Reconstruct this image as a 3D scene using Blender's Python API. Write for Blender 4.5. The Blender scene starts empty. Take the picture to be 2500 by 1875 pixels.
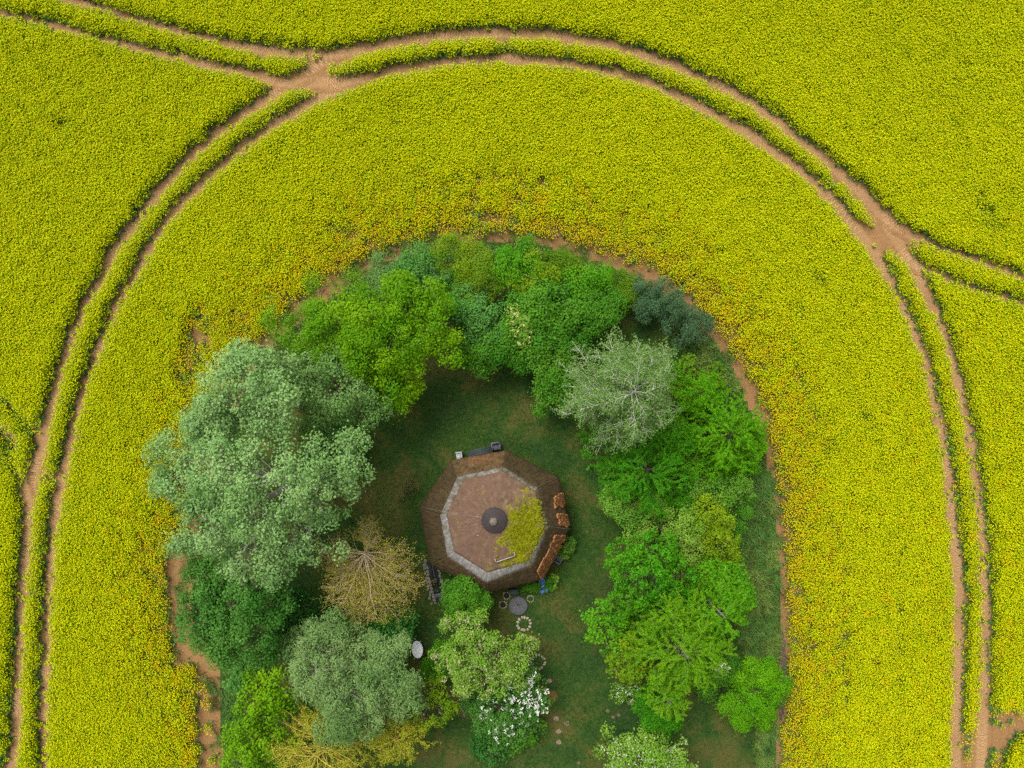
import bpy, math
import numpy as np
from mathutils import Vector

# ------------------------------------------------------------------ camera, sky, sun, exposure
SC = bpy.context.scene
COL = SC.collection
H = 55.0            # drone height above the field
S = 0.0308          # metres per photograph pixel at ground level (2500 px across)
cam_d = bpy.data.cameras.new('drone_camera')
cam = bpy.data.objects.new('drone_camera', cam_d); COL.objects.link(cam)
cam.location = (0, 0, H); cam.rotation_euler = (0, 0, 0)
cam_d.sensor_fit = 'HORIZONTAL'; cam_d.sensor_width = 36.0
cam_d.lens = 36.0 * H / (2500 * S)
cam_d.clip_end = 6000
SC.camera = cam

SUN_EL, SUN_AZ = math.radians(58), math.radians(-35)
world = bpy.data.worlds.new('World'); SC.world = world; world.use_nodes = True
nt = world.node_tree; nt.nodes.clear()
sky = nt.nodes.new('ShaderNodeTexSky'); sky.sky_type = 'NISHITA'; sky.sun_disc = False
sky.sun_elevation = SUN_EL; sky.sun_rotation = SUN_AZ; sky.air_density = 1.0; sky.dust_density = 5.0
hs = nt.nodes.new('ShaderNodeHueSaturation'); hs.inputs['Saturation'].default_value = 0.10   # overcast: greyer sky
bg = nt.nodes.new('ShaderNodeBackground'); bg.inputs['Strength'].default_value = 0.15
wo = nt.nodes.new('ShaderNodeOutputWorld')
nt.links.new(sky.outputs[0], hs.inputs['Color']); nt.links.new(hs.outputs[0], bg.inputs[0]); nt.links.new(bg.outputs[0], wo.inputs[0])
sun_d = bpy.data.lights.new('sun', 'SUN'); sun_d.energy = 1.5; sun_d.angle = math.radians(24); sun_d.color = (1.0, 0.96, 0.90)
sun = bpy.data.objects.new('sun', sun_d); COL.objects.link(sun)
sd = Vector((math.sin(SUN_AZ) * math.cos(SUN_EL), math.cos(SUN_AZ) * math.cos(SUN_EL), math.sin(SUN_EL)))
sun.rotation_euler = sd.to_track_quat('Z', 'Y').to_euler()
SC.view_settings.view_transform = 'Standard'; SC.view_settings.look = 'None'
SC.view_settings.gamma = 1.0; SC.view_settings.use_curve_mapping = False
SC.view_settings.exposure = 0.60
SC.cycles.max_bounces = 6; SC.cycles.diffuse_bounces = 3; SC.cycles.transmission_bounces = 3; SC.cycles.transparent_max_bounces = 4
SC.cycles.use_denoising = False

# ------------------------------------------------------------------ helpers
def W(px, py, z=0.0):
    """ground/world place of a photograph position for a thing that is z metres up"""
    k = (H - z) / H * S
    return np.array([(px - 1250.0) * k, (937.5 - py) * k, z])

def PX(X, Y, Z=0.0):
    k = H / (H - Z) / S
    return 1250.0 + X * k, 937.5 - Y * k

RNG = np.random.default_rng(11)

def new_mat(name):
    m = bpy.data.materials.new(name); m.use_nodes = True
    n = m.node_tree; n.nodes.clear()
    out = n.nodes.new('ShaderNodeOutputMaterial')
    return m, n, out

def node(n, t, **kw):
    x = n.nodes.new(t)
    for k, v in kw.items(): setattr(x, k, v)
    return x

def ramp(n, fac, stops):
    r = n.nodes.new('ShaderNodeValToRGB'); e = r.color_ramp.elements
    while len(e) < len(stops): e.new(0.5)
    for i, (p, c) in enumerate(stops):
        e[i].position = p; e[i].color = (*c, 1)
    n.links.new(fac, r.inputs[0]); return r.outputs[0]

def noise(n, scale, detail=4, rough=0.6, coord=None, dist=0.0):
    t = n.nodes.new('ShaderNodeTexNoise'); t.inputs['Scale'].default_value = scale
    t.inputs['Detail'].default_value = detail; t.inputs['Roughness'].default_value = rough; t.inputs['Distortion'].default_value = dist
    if coord is not None: n.links.new(coord, t.inputs['Vector'])
    return t.outputs[0]

def mixc(n, fac, a, b, blend='MIX'):
    m = n.nodes.new('ShaderNodeMix'); m.data_type = 'RGBA'; m.blend_type = blend
    for sock, v in ((m.inputs[0], fac), (m.inputs[6], a), (m.inputs[7], b)):
        if isinstance(v, (int, float)): sock.default_value = v
        elif isinstance(v, tuple): sock.default_value = (*v, 1)
        else: n.links.new(v, sock)
    return m.outputs[2]

def mathn(n, op, a, b=0.0, clamp=False):
    m = n.nodes.new('ShaderNodeMath'); m.operation = op; m.use_clamp = clamp
    for sock, v in ((m.inputs[0], a), (m.inputs[1], b)):
        if isinstance(v, (int, float)): sock.default_value = v
        else: n.links.new(v, sock)
    return m.outputs[0]

def principled(n, out, color, rough=0.9, spec=0.2, bump=None, bump_s=0.3, bump_d=0.05):
    p = n.nodes.new('ShaderNodeBsdfPrincipled')
    if isinstance(color, tuple): p.inputs['Base Color'].default_value = (*color, 1)
    else: n.links.new(color, p.inputs['Base Color'])
    p.inputs['Roughness'].default_value = rough; p.inputs['Specular IOR Level'].default_value = spec
    if bump is not None:
        b = n.nodes.new('ShaderNodeBump'); b.inputs['Strength'].default_value = bump_s; b.inputs['Distance'].default_value = bump_d
        n.links.new(bump, b.inputs['Height']); n.links.new(b.outputs[0], p.inputs['Normal'])
    n.links.new(p.outputs[0], out.inputs[0]); return p

def leaf_mat(name, c1, c2, trans=0.3, rnd=False, spec=0.12, rough=0.6):
    """two leaf colours mixed by the per-leaf attribute 'var' (or per-plant random)"""
    m, n, out = new_mat(name)
    a = n.nodes.new('ShaderNodeAttribute'); a.attribute_name = 'var'
    f = a.outputs['Fac']
    if rnd:
        oi = n.nodes.new('ShaderNodeObjectInfo')
        f = mathn(n, 'MULTIPLY_ADD', oi.outputs['Random'], 0.6); 
        f.node.inputs[2].default_value = 0.0
        f2 = mathn(n, 'MULTIPLY', a.outputs['Fac'], 0.5)
        f = mathn(n, 'ADD', f, f2, True)
    c = mixc(n, f, c1, c2)
    p = n.nodes.new('ShaderNodeBsdfPrincipled'); n.links.new(c, p.inputs['Base Color'])
    p.inputs['Roughness'].default_value = rough; p.inputs['Specular IOR Level'].default_value = spec
    t = n.nodes.new('ShaderNodeBsdfTranslucent'); n.links.new(c, t.inputs[0])
    mx = n.nodes.new('ShaderNodeMixShader'); mx.inputs[0].default_value = trans
    n.links.new(p.outputs[0], mx.inputs[1]); n.links.new(t.outputs[0], mx.inputs[2]); n.links.new(mx.outputs[0], out.inputs[0])
    return m

def plain_mat(name, c1, c2, scale=6.0, rough=0.85, spec=0.2, bump=0.3, bd=0.02):
    m, n, out = new_mat(name)
    tc = node(n, 'ShaderNodeTexCoord').outputs['Object']
    f = noise(n, scale, 6, 0.65, tc)
    c = ramp(n, f, [(0.3, c1), (0.7, c2)])
    principled(n, out, c, rough, spec, f, bump, bd)
    return m

# ------------------------------------------------------------------ mesh helpers
def make_mesh(name, V, F, mats, var=None, smooth=False, matidx=None, uv=None):
    """V (n,3); F list of (m,k) int arrays"""
    me = bpy.data.meshes.new(name)
    F = [np.asarray(f, dtype=np.int32) for f in (F if isinstance(F, list) else [F]) if len(f)]
    V = np.asarray(V, dtype=np.float32)
    me.vertices.add(len(V)); me.vertices.foreach_set('co', V.ravel())
    nl = sum(f.size for f in F); npoly = sum(len(f) for f in F)
    me.loops.add(nl); me.polygons.add(npoly)
    me.loops.foreach_set('vertex_index', np.concatenate([f.ravel() for f in F]))
    tot = np.concatenate([np.full(len(f), f.shape[1], np.int32) for f in F])
    st = np.zeros(npoly, np.int32); st[1:] = np.cumsum(tot)[:-1]
    me.polygons.foreach_set('loop_start', st)
    if smooth: me.polygons.foreach_set('use_smooth', np.ones(npoly, bool))
    if matidx is not None: me.polygons.foreach_set('material_index', np.asarray(matidx, np.int32))
    for m in (mats if isinstance(mats, (list, tuple)) else [mats]): me.materials.append(m)
    if var is not None:
        at = me.attributes.new('var', 'FLOAT', 'FACE'); at.data.foreach_set('value', np.asarray(var, np.float32))
    if uv is not None:
        l = me.uv_layers.new(name='UVMap'); idx = np.concatenate([f.ravel() for f in F])
        l.data.foreach_set('uv', np.asarray(uv, np.float32)[idx].ravel())
    me.update(calc_edges=True); me.validate()
    return me

def link(name, me, parent=None, loc=None):
    o = bpy.data.objects.new(name, me); COL.objects.link(o)
    if parent is not None: o.parent = parent
    if loc is not None: o.location = loc
    return o

def empty(name, loc, rz=0.0):
    o = bpy.data.objects.new(name, None); COL.objects.link(o)
    o.location = tuple(float(v) for v in loc); o.rotation_euler = (0, 0, rz); o.empty_display_size = 0.3
    return o

def tag(o, label=None, cat=None, group=None, kind=None):
    if label: o['label'] = label
    if cat: o['category'] = cat
    if group: o['group'] = group
    if kind: o['kind'] = kind
    return o

def unit(v):
    return v / np.maximum(np.linalg.norm(v, axis=-1, keepdims=True), 1e-9)

def leaf_quads(C, N, L, Wd, rng, T=None):
    """folded rhombic leaves"""
    n = len(C); N = unit(N)
    r = rng.normal(size=(n, 3)) if T is None else T + rng.normal(size=(n, 3)) * 0.15
    t = unit(r - (r * N).sum(1, keepdims=True) * N); b = np.cross(N, t)
    L = np.broadcast_to(L, (n,))[:, None]; Wd = np.broadcast_to(Wd, (n,))[:, None]
    V = np.stack([C - t * L * .5, C + b * Wd * .5 + N * Wd * .18, C + t * L * .5 - N * L * .08, C - b * Wd * .5 + N * Wd * .18], 1)
    F = np.arange(4 * n, dtype=np.int32).reshape(n, 4)
    return V.reshape(-1, 3), F

def tubes(P, R, sides=4):
    """P (n,k,3) paths, R (n,k) radii"""
    P = np.asarray(P, float); R = np.asarray(R, float)
    n, k, _ = P.shape
    d = unit(P[:, -1] - P[:, 0]); ref = np.where(np.abs(d[:, 2:3]) > .9, np.array([[1., 0, 0]]), np.array([[0, 0, 1.]]))
    u = unit(np.cross(d, ref)); v = np.cross(d, u)
    a = np.arange(sides) / sides * 2 * math.pi
    ring = np.cos(a)[None, None, :, None] * u[:, None, None, :] + np.sin(a)[None, None, :, None] * v[:, None, None, :]
    V = P[:, :, None, :] + R[:, :, None, None] * ring
    idx = np.arange(n * k * sides).reshape(n, k, sides)
    A = idx[:, :-1]; B = idx[:, 1:]
    F = np.stack([A, np.roll(A, -1, 2), np.roll(B, -1, 2), B], -1).reshape(-1, 4)
    return V.reshape(-1, 3), F

def merge(parts):
    Vs, Fs, o = [], [], 0
    for V, F in parts:
        Vs.append(V); Fs.append(F + o); o += len(V)
    return np.concatenate(Vs), np.concatenate(Fs)

def bez(a, c, b, k):
    t = np.linspace(0, 1, k)[None, :, None]
    a, c, b = a[:, None], c[:, None], b[:, None]
    return (1 - t) ** 2 * a + 2 * t * (1 - t) * c + t * t * b

def box(cx, cy, cz, sx, sy, sz, rz=0.0, taper=1.0):
    c, s = math.cos(rz), math.sin(rz)
    V = []
    for z, k in ((-.5, 1.0), (.5, taper)):
        for x, y in ((-.5, -.5), (.5, -.5), (.5, .5), (-.5, .5)):
            X, Y = x * sx * k, y * sy * k
            V.append((cx + X * c - Y * s, cy + X * s + Y * c, cz + z * sz))
    F = np.array([(0, 3, 2, 1), (4, 5, 6, 7), (0, 1, 5, 4), (1, 2, 6, 5), (2, 3, 7, 6), (3, 0, 4, 7)], np.int32)
    return np.array(V), F

def lathe(prof, seg=24, wob=0.0, rng=None):
    """prof: list of (r, z) bottom to top; closed with the axis where r is small"""
    a = np.arange(seg) / seg * 2 * math.pi
    w = 1 + (rng.normal(size=seg) * wob if rng is not None else 0)
    V = np.concatenate([np.stack([np.cos(a) * r * w, np.sin(a) * r * w, np.full(seg, z)], 1) for r, z in prof])
    idx = np.arange(len(V)).reshape(len(prof), seg)
    A, B = idx[:-1], idx[1:]
    F = np.stack([A, np.roll(A, -1, 1), np.roll(B, -1, 1), B], -1).reshape(-1, 4)
    return V, F

def stone_mesh(name, mat, rng, sx, sy, sz, seg=7):
    """uneven flattened boulder"""
    prof = [(0.02, -.5), (.8, -.45), (1.0, 0), (.82, .38), (.45, .5), (.02, .52)]
    V, F = lathe(prof, seg)
    V = V * (1 + rng.normal(size=(len(V), 1)) * .07)
    return make_mesh(name, V * np.array([sx, sy, sz]), F, mat)

# value noise on the plane, for growth variation
_G = RNG.random((64, 64))
def vnoise(x, y, s):
    x = np.asarray(x) / s + 200; y = np.asarray(y) / s + 200
    i, j = np.floor(x).astype(int), np.floor(y).astype(int); fx, fy = x - i, y - j
    fx = fx * fx * (3 - 2 * fx); fy = fy * fy * (3 - 2 * fy)
    g = lambda a, b: _G[a % 64, b % 64]
    return (g(i, j) * (1 - fx) + g(i + 1, j) * fx) * (1 - fy) + (g(i, j + 1) * (1 - fx) + g(i + 1, j + 1) * fx) * fy

def in_poly(x, y, poly):
    r = np.zeros(np.shape(x), bool); p = np.asarray(poly, float)
    for (x0, y0), (x1, y1) in zip(p, np.roll(p, -1, 0)):
        if y0 == y1: continue
        c = (y0 > y) != (y1 > y)
        r ^= c & (x < (x1 - x0) * (y - y0) / (y1 - y0) + x0)
    return r

def dist_line(x, y, line):
    """distance (same unit) to a polyline and its interpolated third value"""
    best = np.full(np.shape(x), 1e9); val = np.zeros(np.shape(x))
    for a, b in zip(line[:-1], line[1:]):
        ax, ay, bx, by = a[0], a[1], b[0], b[1]
        L2 = (bx - ax) ** 2 + (by - ay) ** 2 + 1e-9
        t = np.clip(((x - ax) * (bx - ax) + (y - ay) * (by - ay)) / L2, 0, 1)
        d = np.hypot(x - ax - t * (bx - ax), y - ay - t * (by - ay))
        m = d < best; best = np.where(m, d, best)
        if len(a) > 2: val = np.where(m, a[2] + (b[2] - a[2]) * t, val)
    return best, val

def smooth_line(pts, step):
    """Catmull-Rom resampled at a constant step"""
    p = np.asarray(pts, float); q = np.vstack([2 * p[0] - p[1], p, 2 * p[-1] - p[-2]])
    out = []
    for i in range(1, len(q) - 2):
        t = np.linspace(0, 1, 24, endpoint=False)[:, None]
        a, b, c, d = q[i - 1], q[i], q[i + 1], q[i + 2]
        out.append(.5 * ((2 * b) + (-a + c) * t + (2 * a - 5 * b + 4 * c - d) * t ** 2 + (-a + 3 * b - 3 * c + d) * t ** 3))
    out.append(p[-1:]); o = np.concatenate(out)
    s = np.concatenate([[0], np.cumsum(np.hypot(*np.diff(o[:, :2], axis=0).T))])
    ss = np.arange(0, s[-1], step)
    return np.stack([np.interp(ss, s, o[:, k]) for k in range(o.shape[1])], 1)

# ------------------------------------------------------------------ the lie of the land (photograph pixels, ground level)
OUTER = [(-30, 1960, 26), (20, 1900, 26), (43, 1802, 26), (41, 1729, 24), (43, 1660, 22), (49, 1566, 20), (53, 1485, 22), (61, 1375, 24), (67, 1281, 27), (70, 1225, 30), (81, 1165, 34),
         (98, 1109, 30), (110, 1056, 27), (126, 987, 24), (151, 897, 22), (183, 799, 21), (216, 734, 22), (252, 673, 23), (285, 600, 23), (326, 549, 23), (387, 468, 24), (448, 399, 25), (529, 326, 25), (610, 269, 27),
         (692, 214, 32), (753, 176, 38), (800, 145, 40), (881, 121, 34), (1003, 97, 30), (1125, 85, 28), (1207, 80, 28), (1329, 84, 28), (1451, 102, 28), (1532, 121, 27),
         (1600, 145, 27), (1681, 175, 27), (1763, 212, 27), (1844, 258, 26), (1925, 319, 26), (1987, 366, 26), (2048, 423, 28), (2109, 480, 32), (2149, 527, 40), (2180, 575, 40),
         (2213, 625, 34), (2243, 677, 26), (2273, 740, 23), (2302, 812, 21), (2327, 892, 20), (2348, 977, 20), (2365, 1061, 20), (2384, 1183, 20), (2395, 1280, 22), (2401, 1386, 21),
         (2405, 1470, 20), (2405, 1555, 19), (2403, 1660, 20), (2399, 1745, 26), (2395, 1829, 28), (2392, 1880, 28), (2385, 2000, 28), (2380, 2150, 28), (2375, 2300, 28)]
INNER = [(100, 2300, 22), (106, 2100, 22), (108, 1950, 22), (108, 1810, 20), (106, 1749, 22), (110, 1648, 22), (114, 1566, 20), (118, 1464, 22), (126, 1371, 22), (134, 1281, 24), (139, 1225, 26), (155, 1149, 24),
         (171, 1080, 22), (191, 999, 22), (212, 926, 21), (252, 828, 21), (285, 740, 23), (326, 678, 23), (366, 605, 22), (407, 541, 22), (448, 492, 23), (509, 431, 23), (570, 378, 24), (651, 315, 25), (712, 279, 26),
         (773, 244, 27), (834, 216, 30), (900, 188, 28), (963, 173, 27), (1085, 153, 26), (1207, 144, 26), (1329, 149, 26), (1451, 166, 26), (1573, 198, 26), (1640, 228, 26), (1742, 277, 26), (1824, 325, 26), (1905, 380, 26),
         (1987, 445, 27), (2048, 509, 29), (2090, 560, 32), (2135, 620, 28), (2165, 672, 24), (2201, 740, 21), (2230, 803, 20), (2254, 871, 20), (2268, 930, 20), (2285, 998, 20), (2302, 1082, 21), (2316, 1192, 22),
         (2325, 1280, 24), (2334, 1365, 25), (2340, 1449, 25), (2340, 1555, 24), (2336, 1681, 24), (2332, 1787, 24), (2332, 1875, 24), (2328, 2000, 24), (2324, 2150, 24), (2320, 2300, 24)]
BR_A = [(-400, -140, 20), (-150, -72, 20), (20, -35, 20), (100, -17, 20), (171, 0, 20), (244, 18, 20), (346, 51, 21), (427, 74, 22), (529, 99, 23), (610, 117, 24), (712, 130, 26), (800, 131, 26), (881, 121, 26)]
BR_B = [(-400, -72, 20), (-150, -8, 20), (0, 31, 20), (61, 45, 20), (142, 64, 20), (224, 86, 20), (346, 119, 21), (427, 139, 22), (529, 164, 23), (610, 180, 25), (671, 196, 28), (720, 204, 30), (775, 202, 34), (830, 200, 30), (890, 188, 24)]
BR_R1 = [(2149, 520, 30), (2182, 546, 26), (2222, 572, 20), (2285, 602, 19), (2348, 624, 18), (2433, 653, 17), (2500, 678, 17), (2620, 716, 18), (2900, 800, 18)]
BR_R2 = [(2200, 622, 30), (2239, 650, 22), (2285, 667, 18), (2348, 694, 17), (2412, 715, 17), (2500, 741, 17), (2620, 776, 18), (2900, 860, 18)]
BR_L = [(-300, 880, 14), (-60, 1000, 14), (4, 1040, 13), (33, 1082, 13), (49, 1141, 13), (61, 1198, 20), (70, 1230, 22)]
BR_C = [(2088, 556, 28), (2125, 572, 40), (2165, 592, 44), (2205, 625, 30)]
BR_D = [(92, 1150, 14), (118, 1160, 18), (146, 1172, 16)]
BR_L2 = [(-40, 940, 9), (20, 975, 9), (55, 1010, 12), (85, 1045, 15), (100, 1070, 16)]
TRACKS = [OUTER, INNER, BR_A, BR_B, BR_R1, BR_R2, BR_L]
# visible inner rim of the crop
CROP_RIM = [(520, 2300), (520, 1875), (512, 1740), (505, 1660), (470, 1615), (436, 1590), (428, 1500), (430, 1400), (440, 1335), (470, 1250), (500, 1120), (550, 980), (600, 880), (660, 800), (720, 740), (790, 690),
            (850, 655), (900, 618), (960, 594), (1040, 578), (1150, 570), (1248, 566), (1358, 580), (1427, 602), (1492, 625), (1573, 654), (1654, 697), (1710, 749), (1755, 801), (1785, 853), (1820, 902),
            (1842, 944), (1862, 990), (1877, 1036), (1891, 1135), (1907, 1215), (1917, 1314), (1922, 1400), (1922, 1461), (1928, 1560), (1925, 1658), (1912, 1757), (1912, 1875), (1912, 2300)]
GARDEN = [(546, 2300), (546, 1875), (543, 1740), (540, 1610), (505, 1560), (470, 1500), (478, 1400), (490, 1300), (530, 1150), (575, 1010), (625, 905), (690, 825), (760, 760), (840, 705),
          (915, 655), (990, 622), (1080, 604), (1180, 594), (1260, 592), (1340, 606), (1410, 628), (1475, 648), (1557, 678), (1638, 735), (1703, 793), (1748, 846), (1790, 910),
          (1815, 965), (1840, 1030), (1862, 1080), (1877, 1148), (1892, 1281), (1901, 1400), (1905, 1461), (1902, 1625), (1899, 1740), (1892, 1875), (1890, 2300)]
BARE = [[(2344, 1782), (2399, 1742), (2450, 1726), (2520, 1712), (2640, 1690), (2640, 1760), (2520, 1764), (2480, 1792), (2455, 1822), (2440, 1870), (2430, 1960), (2340, 1960)],
        [(458, 772), (512, 740), (524, 800), (520, 850), (500, 890), (475, 935), (440, 940), (428, 890), (452, 850)]]

# ------------------------------------------------------------------ ground
def soil_mat(name, far_field=False, uvtread=False):
    m, n, out = new_mat(name)
    tc = node(n, 'ShaderNodeTexCoord').outputs['Object']
    f1 = noise(n, 0.35, 5, 0.6, tc); f2 = noise(n, 7.0, 6, 0.7, tc); f3 = noise(n, 38.0, 3, 0.7, tc)
    c = ramp(n, f2, [(0.25, (0.165, 0.085, 0.032)), (0.55, (0.255, 0.140, 0.057)), (0.8, (0.34, 0.200, 0.090))])
    c = mixc(n, ramp(n, f1, [(0.35, (0, 0, 0)), (0.7, (1, 1, 1))]), c, mixc(n, 0.45, c, (0.29, 0.155, 0.068)))
    c = mixc(n, ramp(n, f3, [(0.55, (0, 0, 0)), (0.8, (.5, .5, .5))]), c, (0.14, 0.07, 0.035))
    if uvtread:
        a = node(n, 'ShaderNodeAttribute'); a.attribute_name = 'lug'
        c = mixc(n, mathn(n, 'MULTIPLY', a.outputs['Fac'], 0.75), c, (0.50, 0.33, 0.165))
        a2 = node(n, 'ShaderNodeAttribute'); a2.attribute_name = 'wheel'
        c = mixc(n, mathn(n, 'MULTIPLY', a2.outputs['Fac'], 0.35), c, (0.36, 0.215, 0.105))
    if far_field:
        g = node(n, 'ShaderNodeNewGeometry').outputs['Position']
        ln = node(n, 'ShaderNodeVectorMath', operation='LENGTH'); n.links.new(g, ln.inputs[0])
        fy = noise(n, 5.0, 3, 0.8, tc)
        fld = ramp(n, fy, [(0.35, (0.07, 0.13, 0.01)), (0.5, (0.50, 0.42, 0.01)), (0.7, (0.62, 0.54, 0.015))])
        far = mathn(n, 'GREATER_THAN', ln.outputs['Value'], 66.0)
        c = mixc(n, far, c, fld)
    h = mathn(n, 'ADD', f2, mathn(n, 'MULTIPLY', f3, 0.5))
    principled(n, out, c, 0.95, 0.1, h, 0.6, 0.06)
    return m

M_SOIL = soil_mat('dry_field_soil', far_field=True)
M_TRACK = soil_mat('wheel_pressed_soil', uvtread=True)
g = 3000.0
xs = np.concatenate([[-g, -600, -150], np.linspace(-60, 60, 61), [150, 600, g]])
X, Y = np.meshgrid(xs, xs, indexing='ij'); nn = len(xs)
Vg = np.stack([X.ravel(), Y.ravel(), np.zeros(nn * nn)], 1)
idx = np.arange(nn * nn).reshape(nn, nn)
Fg = np.stack([idx[:-1, :-1], idx[1:, :-1], idx[1:, 1:], idx[:-1, 1:]], -1).reshape(-1, 4)
tag(link('ground', make_mesh('ground', Vg, Fg, M_SOIL)), 'dry brown soil of the rapeseed field', kind='structure')

def sheet(name, poly, z, mat, step=0.6, label=None, wobble=0.0):
    """closed outline filled with an even grid of quads clipped to it (ragged to one cell), as a thin real sheet"""
    p = np.array([W(x, y)[:2] for x, y in poly])
    lo, hi = p.min(0), p.max(0)
    nx, ny = [max(2, int((hi[k] - lo[k]) / step) + 1) for k in (0, 1)]
    gx, gy = np.meshgrid(np.linspace(lo[0], hi[0], nx), np.linspace(lo[1], hi[1], ny), indexing='ij')
    idn = np.arange(nx * ny).reshape(nx, ny)
    Q = np.stack([idn[:-1, :-1], idn[1:, :-1], idn[1:, 1:], idn[:-1, 1:]], -1).reshape(-1, 4)
    V = np.stack([gx.ravel(), gy.ravel(), np.full(nx * ny, z)], 1)
    if wobble: V[:, 2] += wobble * (vnoise(V[:, 0], V[:, 1], 1.7) + .5 * vnoise(V[:, 0] + 9, V[:, 1], .6))
    c = V[Q].mean(1); keep = in_poly(c[:, 0], c[:, 1], p); Q = Q[keep]
    used = np.unique(Q); mp = np.full(len(V), -1); mp[used] = np.arange(len(used))
    o = link(name, make_mesh(name, V[used], mp[Q], mat, smooth=True))
    return tag(o, label, kind='structure')

def lawn_mat():
    m, n, out = new_mat('mottled_lawn_turf')
    tc = node(n, 'ShaderNodeTexCoord').outputs['Object']
    f1 = noise(n, 0.30, 5, 0.62, tc, 0.6); f2 = noise(n, 3.2, 5, 0.7, tc); f3 = noise(n, 30, 3, 0.7, tc)
    a = ramp(n, f1, [(0.40, (0.008, 0.046, 0.009)), (0.50, (0.030, 0.072, 0.010)), (0.60, (0.10, 0.085, 0.022))])
    b = ramp(n, f2, [(0.35, (0.006, 0.038, 0.008)), (0.65, (0.075, 0.085, 0.020))])
    c = mixc(n, 0.45, a, b)
    c = mixc(n, ramp(n, f3, [(0.5, (0, 0, 0)), (0.75, (.5, .5, .5))]), c, (0.02, 0.035, 0.01))
    principled(n, out, c, 0.95, 0.1, mathn(n, 'ADD', f3, f2), 0.7, 0.05)
    return m
M_LAWN = lawn_mat()
sheet('garden_lawn', GARDEN, 0.012, M_LAWN, 0.35, 'mottled green and brown lawn round the mill', 0.03)
M_DAMP = plain_mat('damp_dark_soil', (0.06, 0.035, 0.03), (0.16, 0.09, 0.07), 9, 0.9, 0.2, 0.6, 0.05)
sheet('damp_soil', [(1908, 1535), (1914, 1545), (1920, 1600), (1926, 1650), (1918, 1690), (1914, 1740), (1905, 1770), (1901, 1720), (1905, 1680), (1898, 1650), (1903, 1600)], 0.008, M_DAMP, 0.12,
      'dark damp soil along the garden edge', 0.03)

def track(name, line, z, label, phase):
    """a ribbon of soil pressed by tyres: real chevron lugs, sunken wheel bed"""
    q = np.array(line, float); k = S
    pts = np.stack([(q[:, 0] - 1250) * k, (937.5 - q[:, 1]) * k, q[:, 2] * k], 1)
    c = smooth_line(pts, 0.06); n = len(c)
    d = unit(np.gradient(c[:, :2], axis=0)); nrm = np.stack([-d[:, 1], d[:, 0]], 1)
    m = 15; v = np.linspace(-1, 1, m)
    hw = (c[:, 2] * 0.5 + 0.40)[:, None]
    XY = c[:, None, :2] + nrm[:, None, :] * (hw * v[None, :])[..., None]
    s = (np.arange(n) * 0.06)[:, None]
    w = v[None, :] * hw
    bed = np.clip(1.25 - np.abs(w / 0.40) ** 3, 0, 1)
    ph = (s + np.abs(w + 0.02 * np.sin(s * .7)) * 1.1 + phase) / 0.21
    side = (w > 0) * 0.5
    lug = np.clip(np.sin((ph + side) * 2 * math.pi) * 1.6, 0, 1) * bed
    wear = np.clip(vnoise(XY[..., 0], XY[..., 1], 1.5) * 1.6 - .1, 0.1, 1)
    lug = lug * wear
    Z = z + 0.045 + lug * 0.07 - bed * 0.03 - 0.05 * (np.abs(v) > .97)[None, :] + 0.02 * vnoise(XY[..., 0] * 3, XY[..., 1] * 3, .5)
    V = np.concatenate([XY, Z[..., None]], -1).reshape(-1, 3)
    idn = np.arange(n * m).reshape(n, m)
    F = np.stack([idn[:-1, :-1], idn[:-1, 1:], idn[1:, 1:], idn[1:, :-1]], -1).reshape(-1, 4)[:, ::-1]
    me = make_mesh(name, V, F, M_TRACK)
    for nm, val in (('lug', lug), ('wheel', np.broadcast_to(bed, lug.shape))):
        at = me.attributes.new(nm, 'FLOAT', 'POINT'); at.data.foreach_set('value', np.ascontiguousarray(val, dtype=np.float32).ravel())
    tag(link(name, me), label, kind='structure')
for i, (ln, lb) in enumerate(zip(TRACKS, ['outer bare wheel track of the ring round the garden', 'inner bare wheel track of the ring round the garden', 'upper wheel track leaving to the top left',
                                          'lower wheel track leaving to the top left', 'upper wheel track leaving to the right', 'lower wheel track leaving to the right', 'faint narrow wheel track leaving to the left'])):
    track('wheel_track', ln, 0.004 * i, lb, i * .07)

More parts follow.
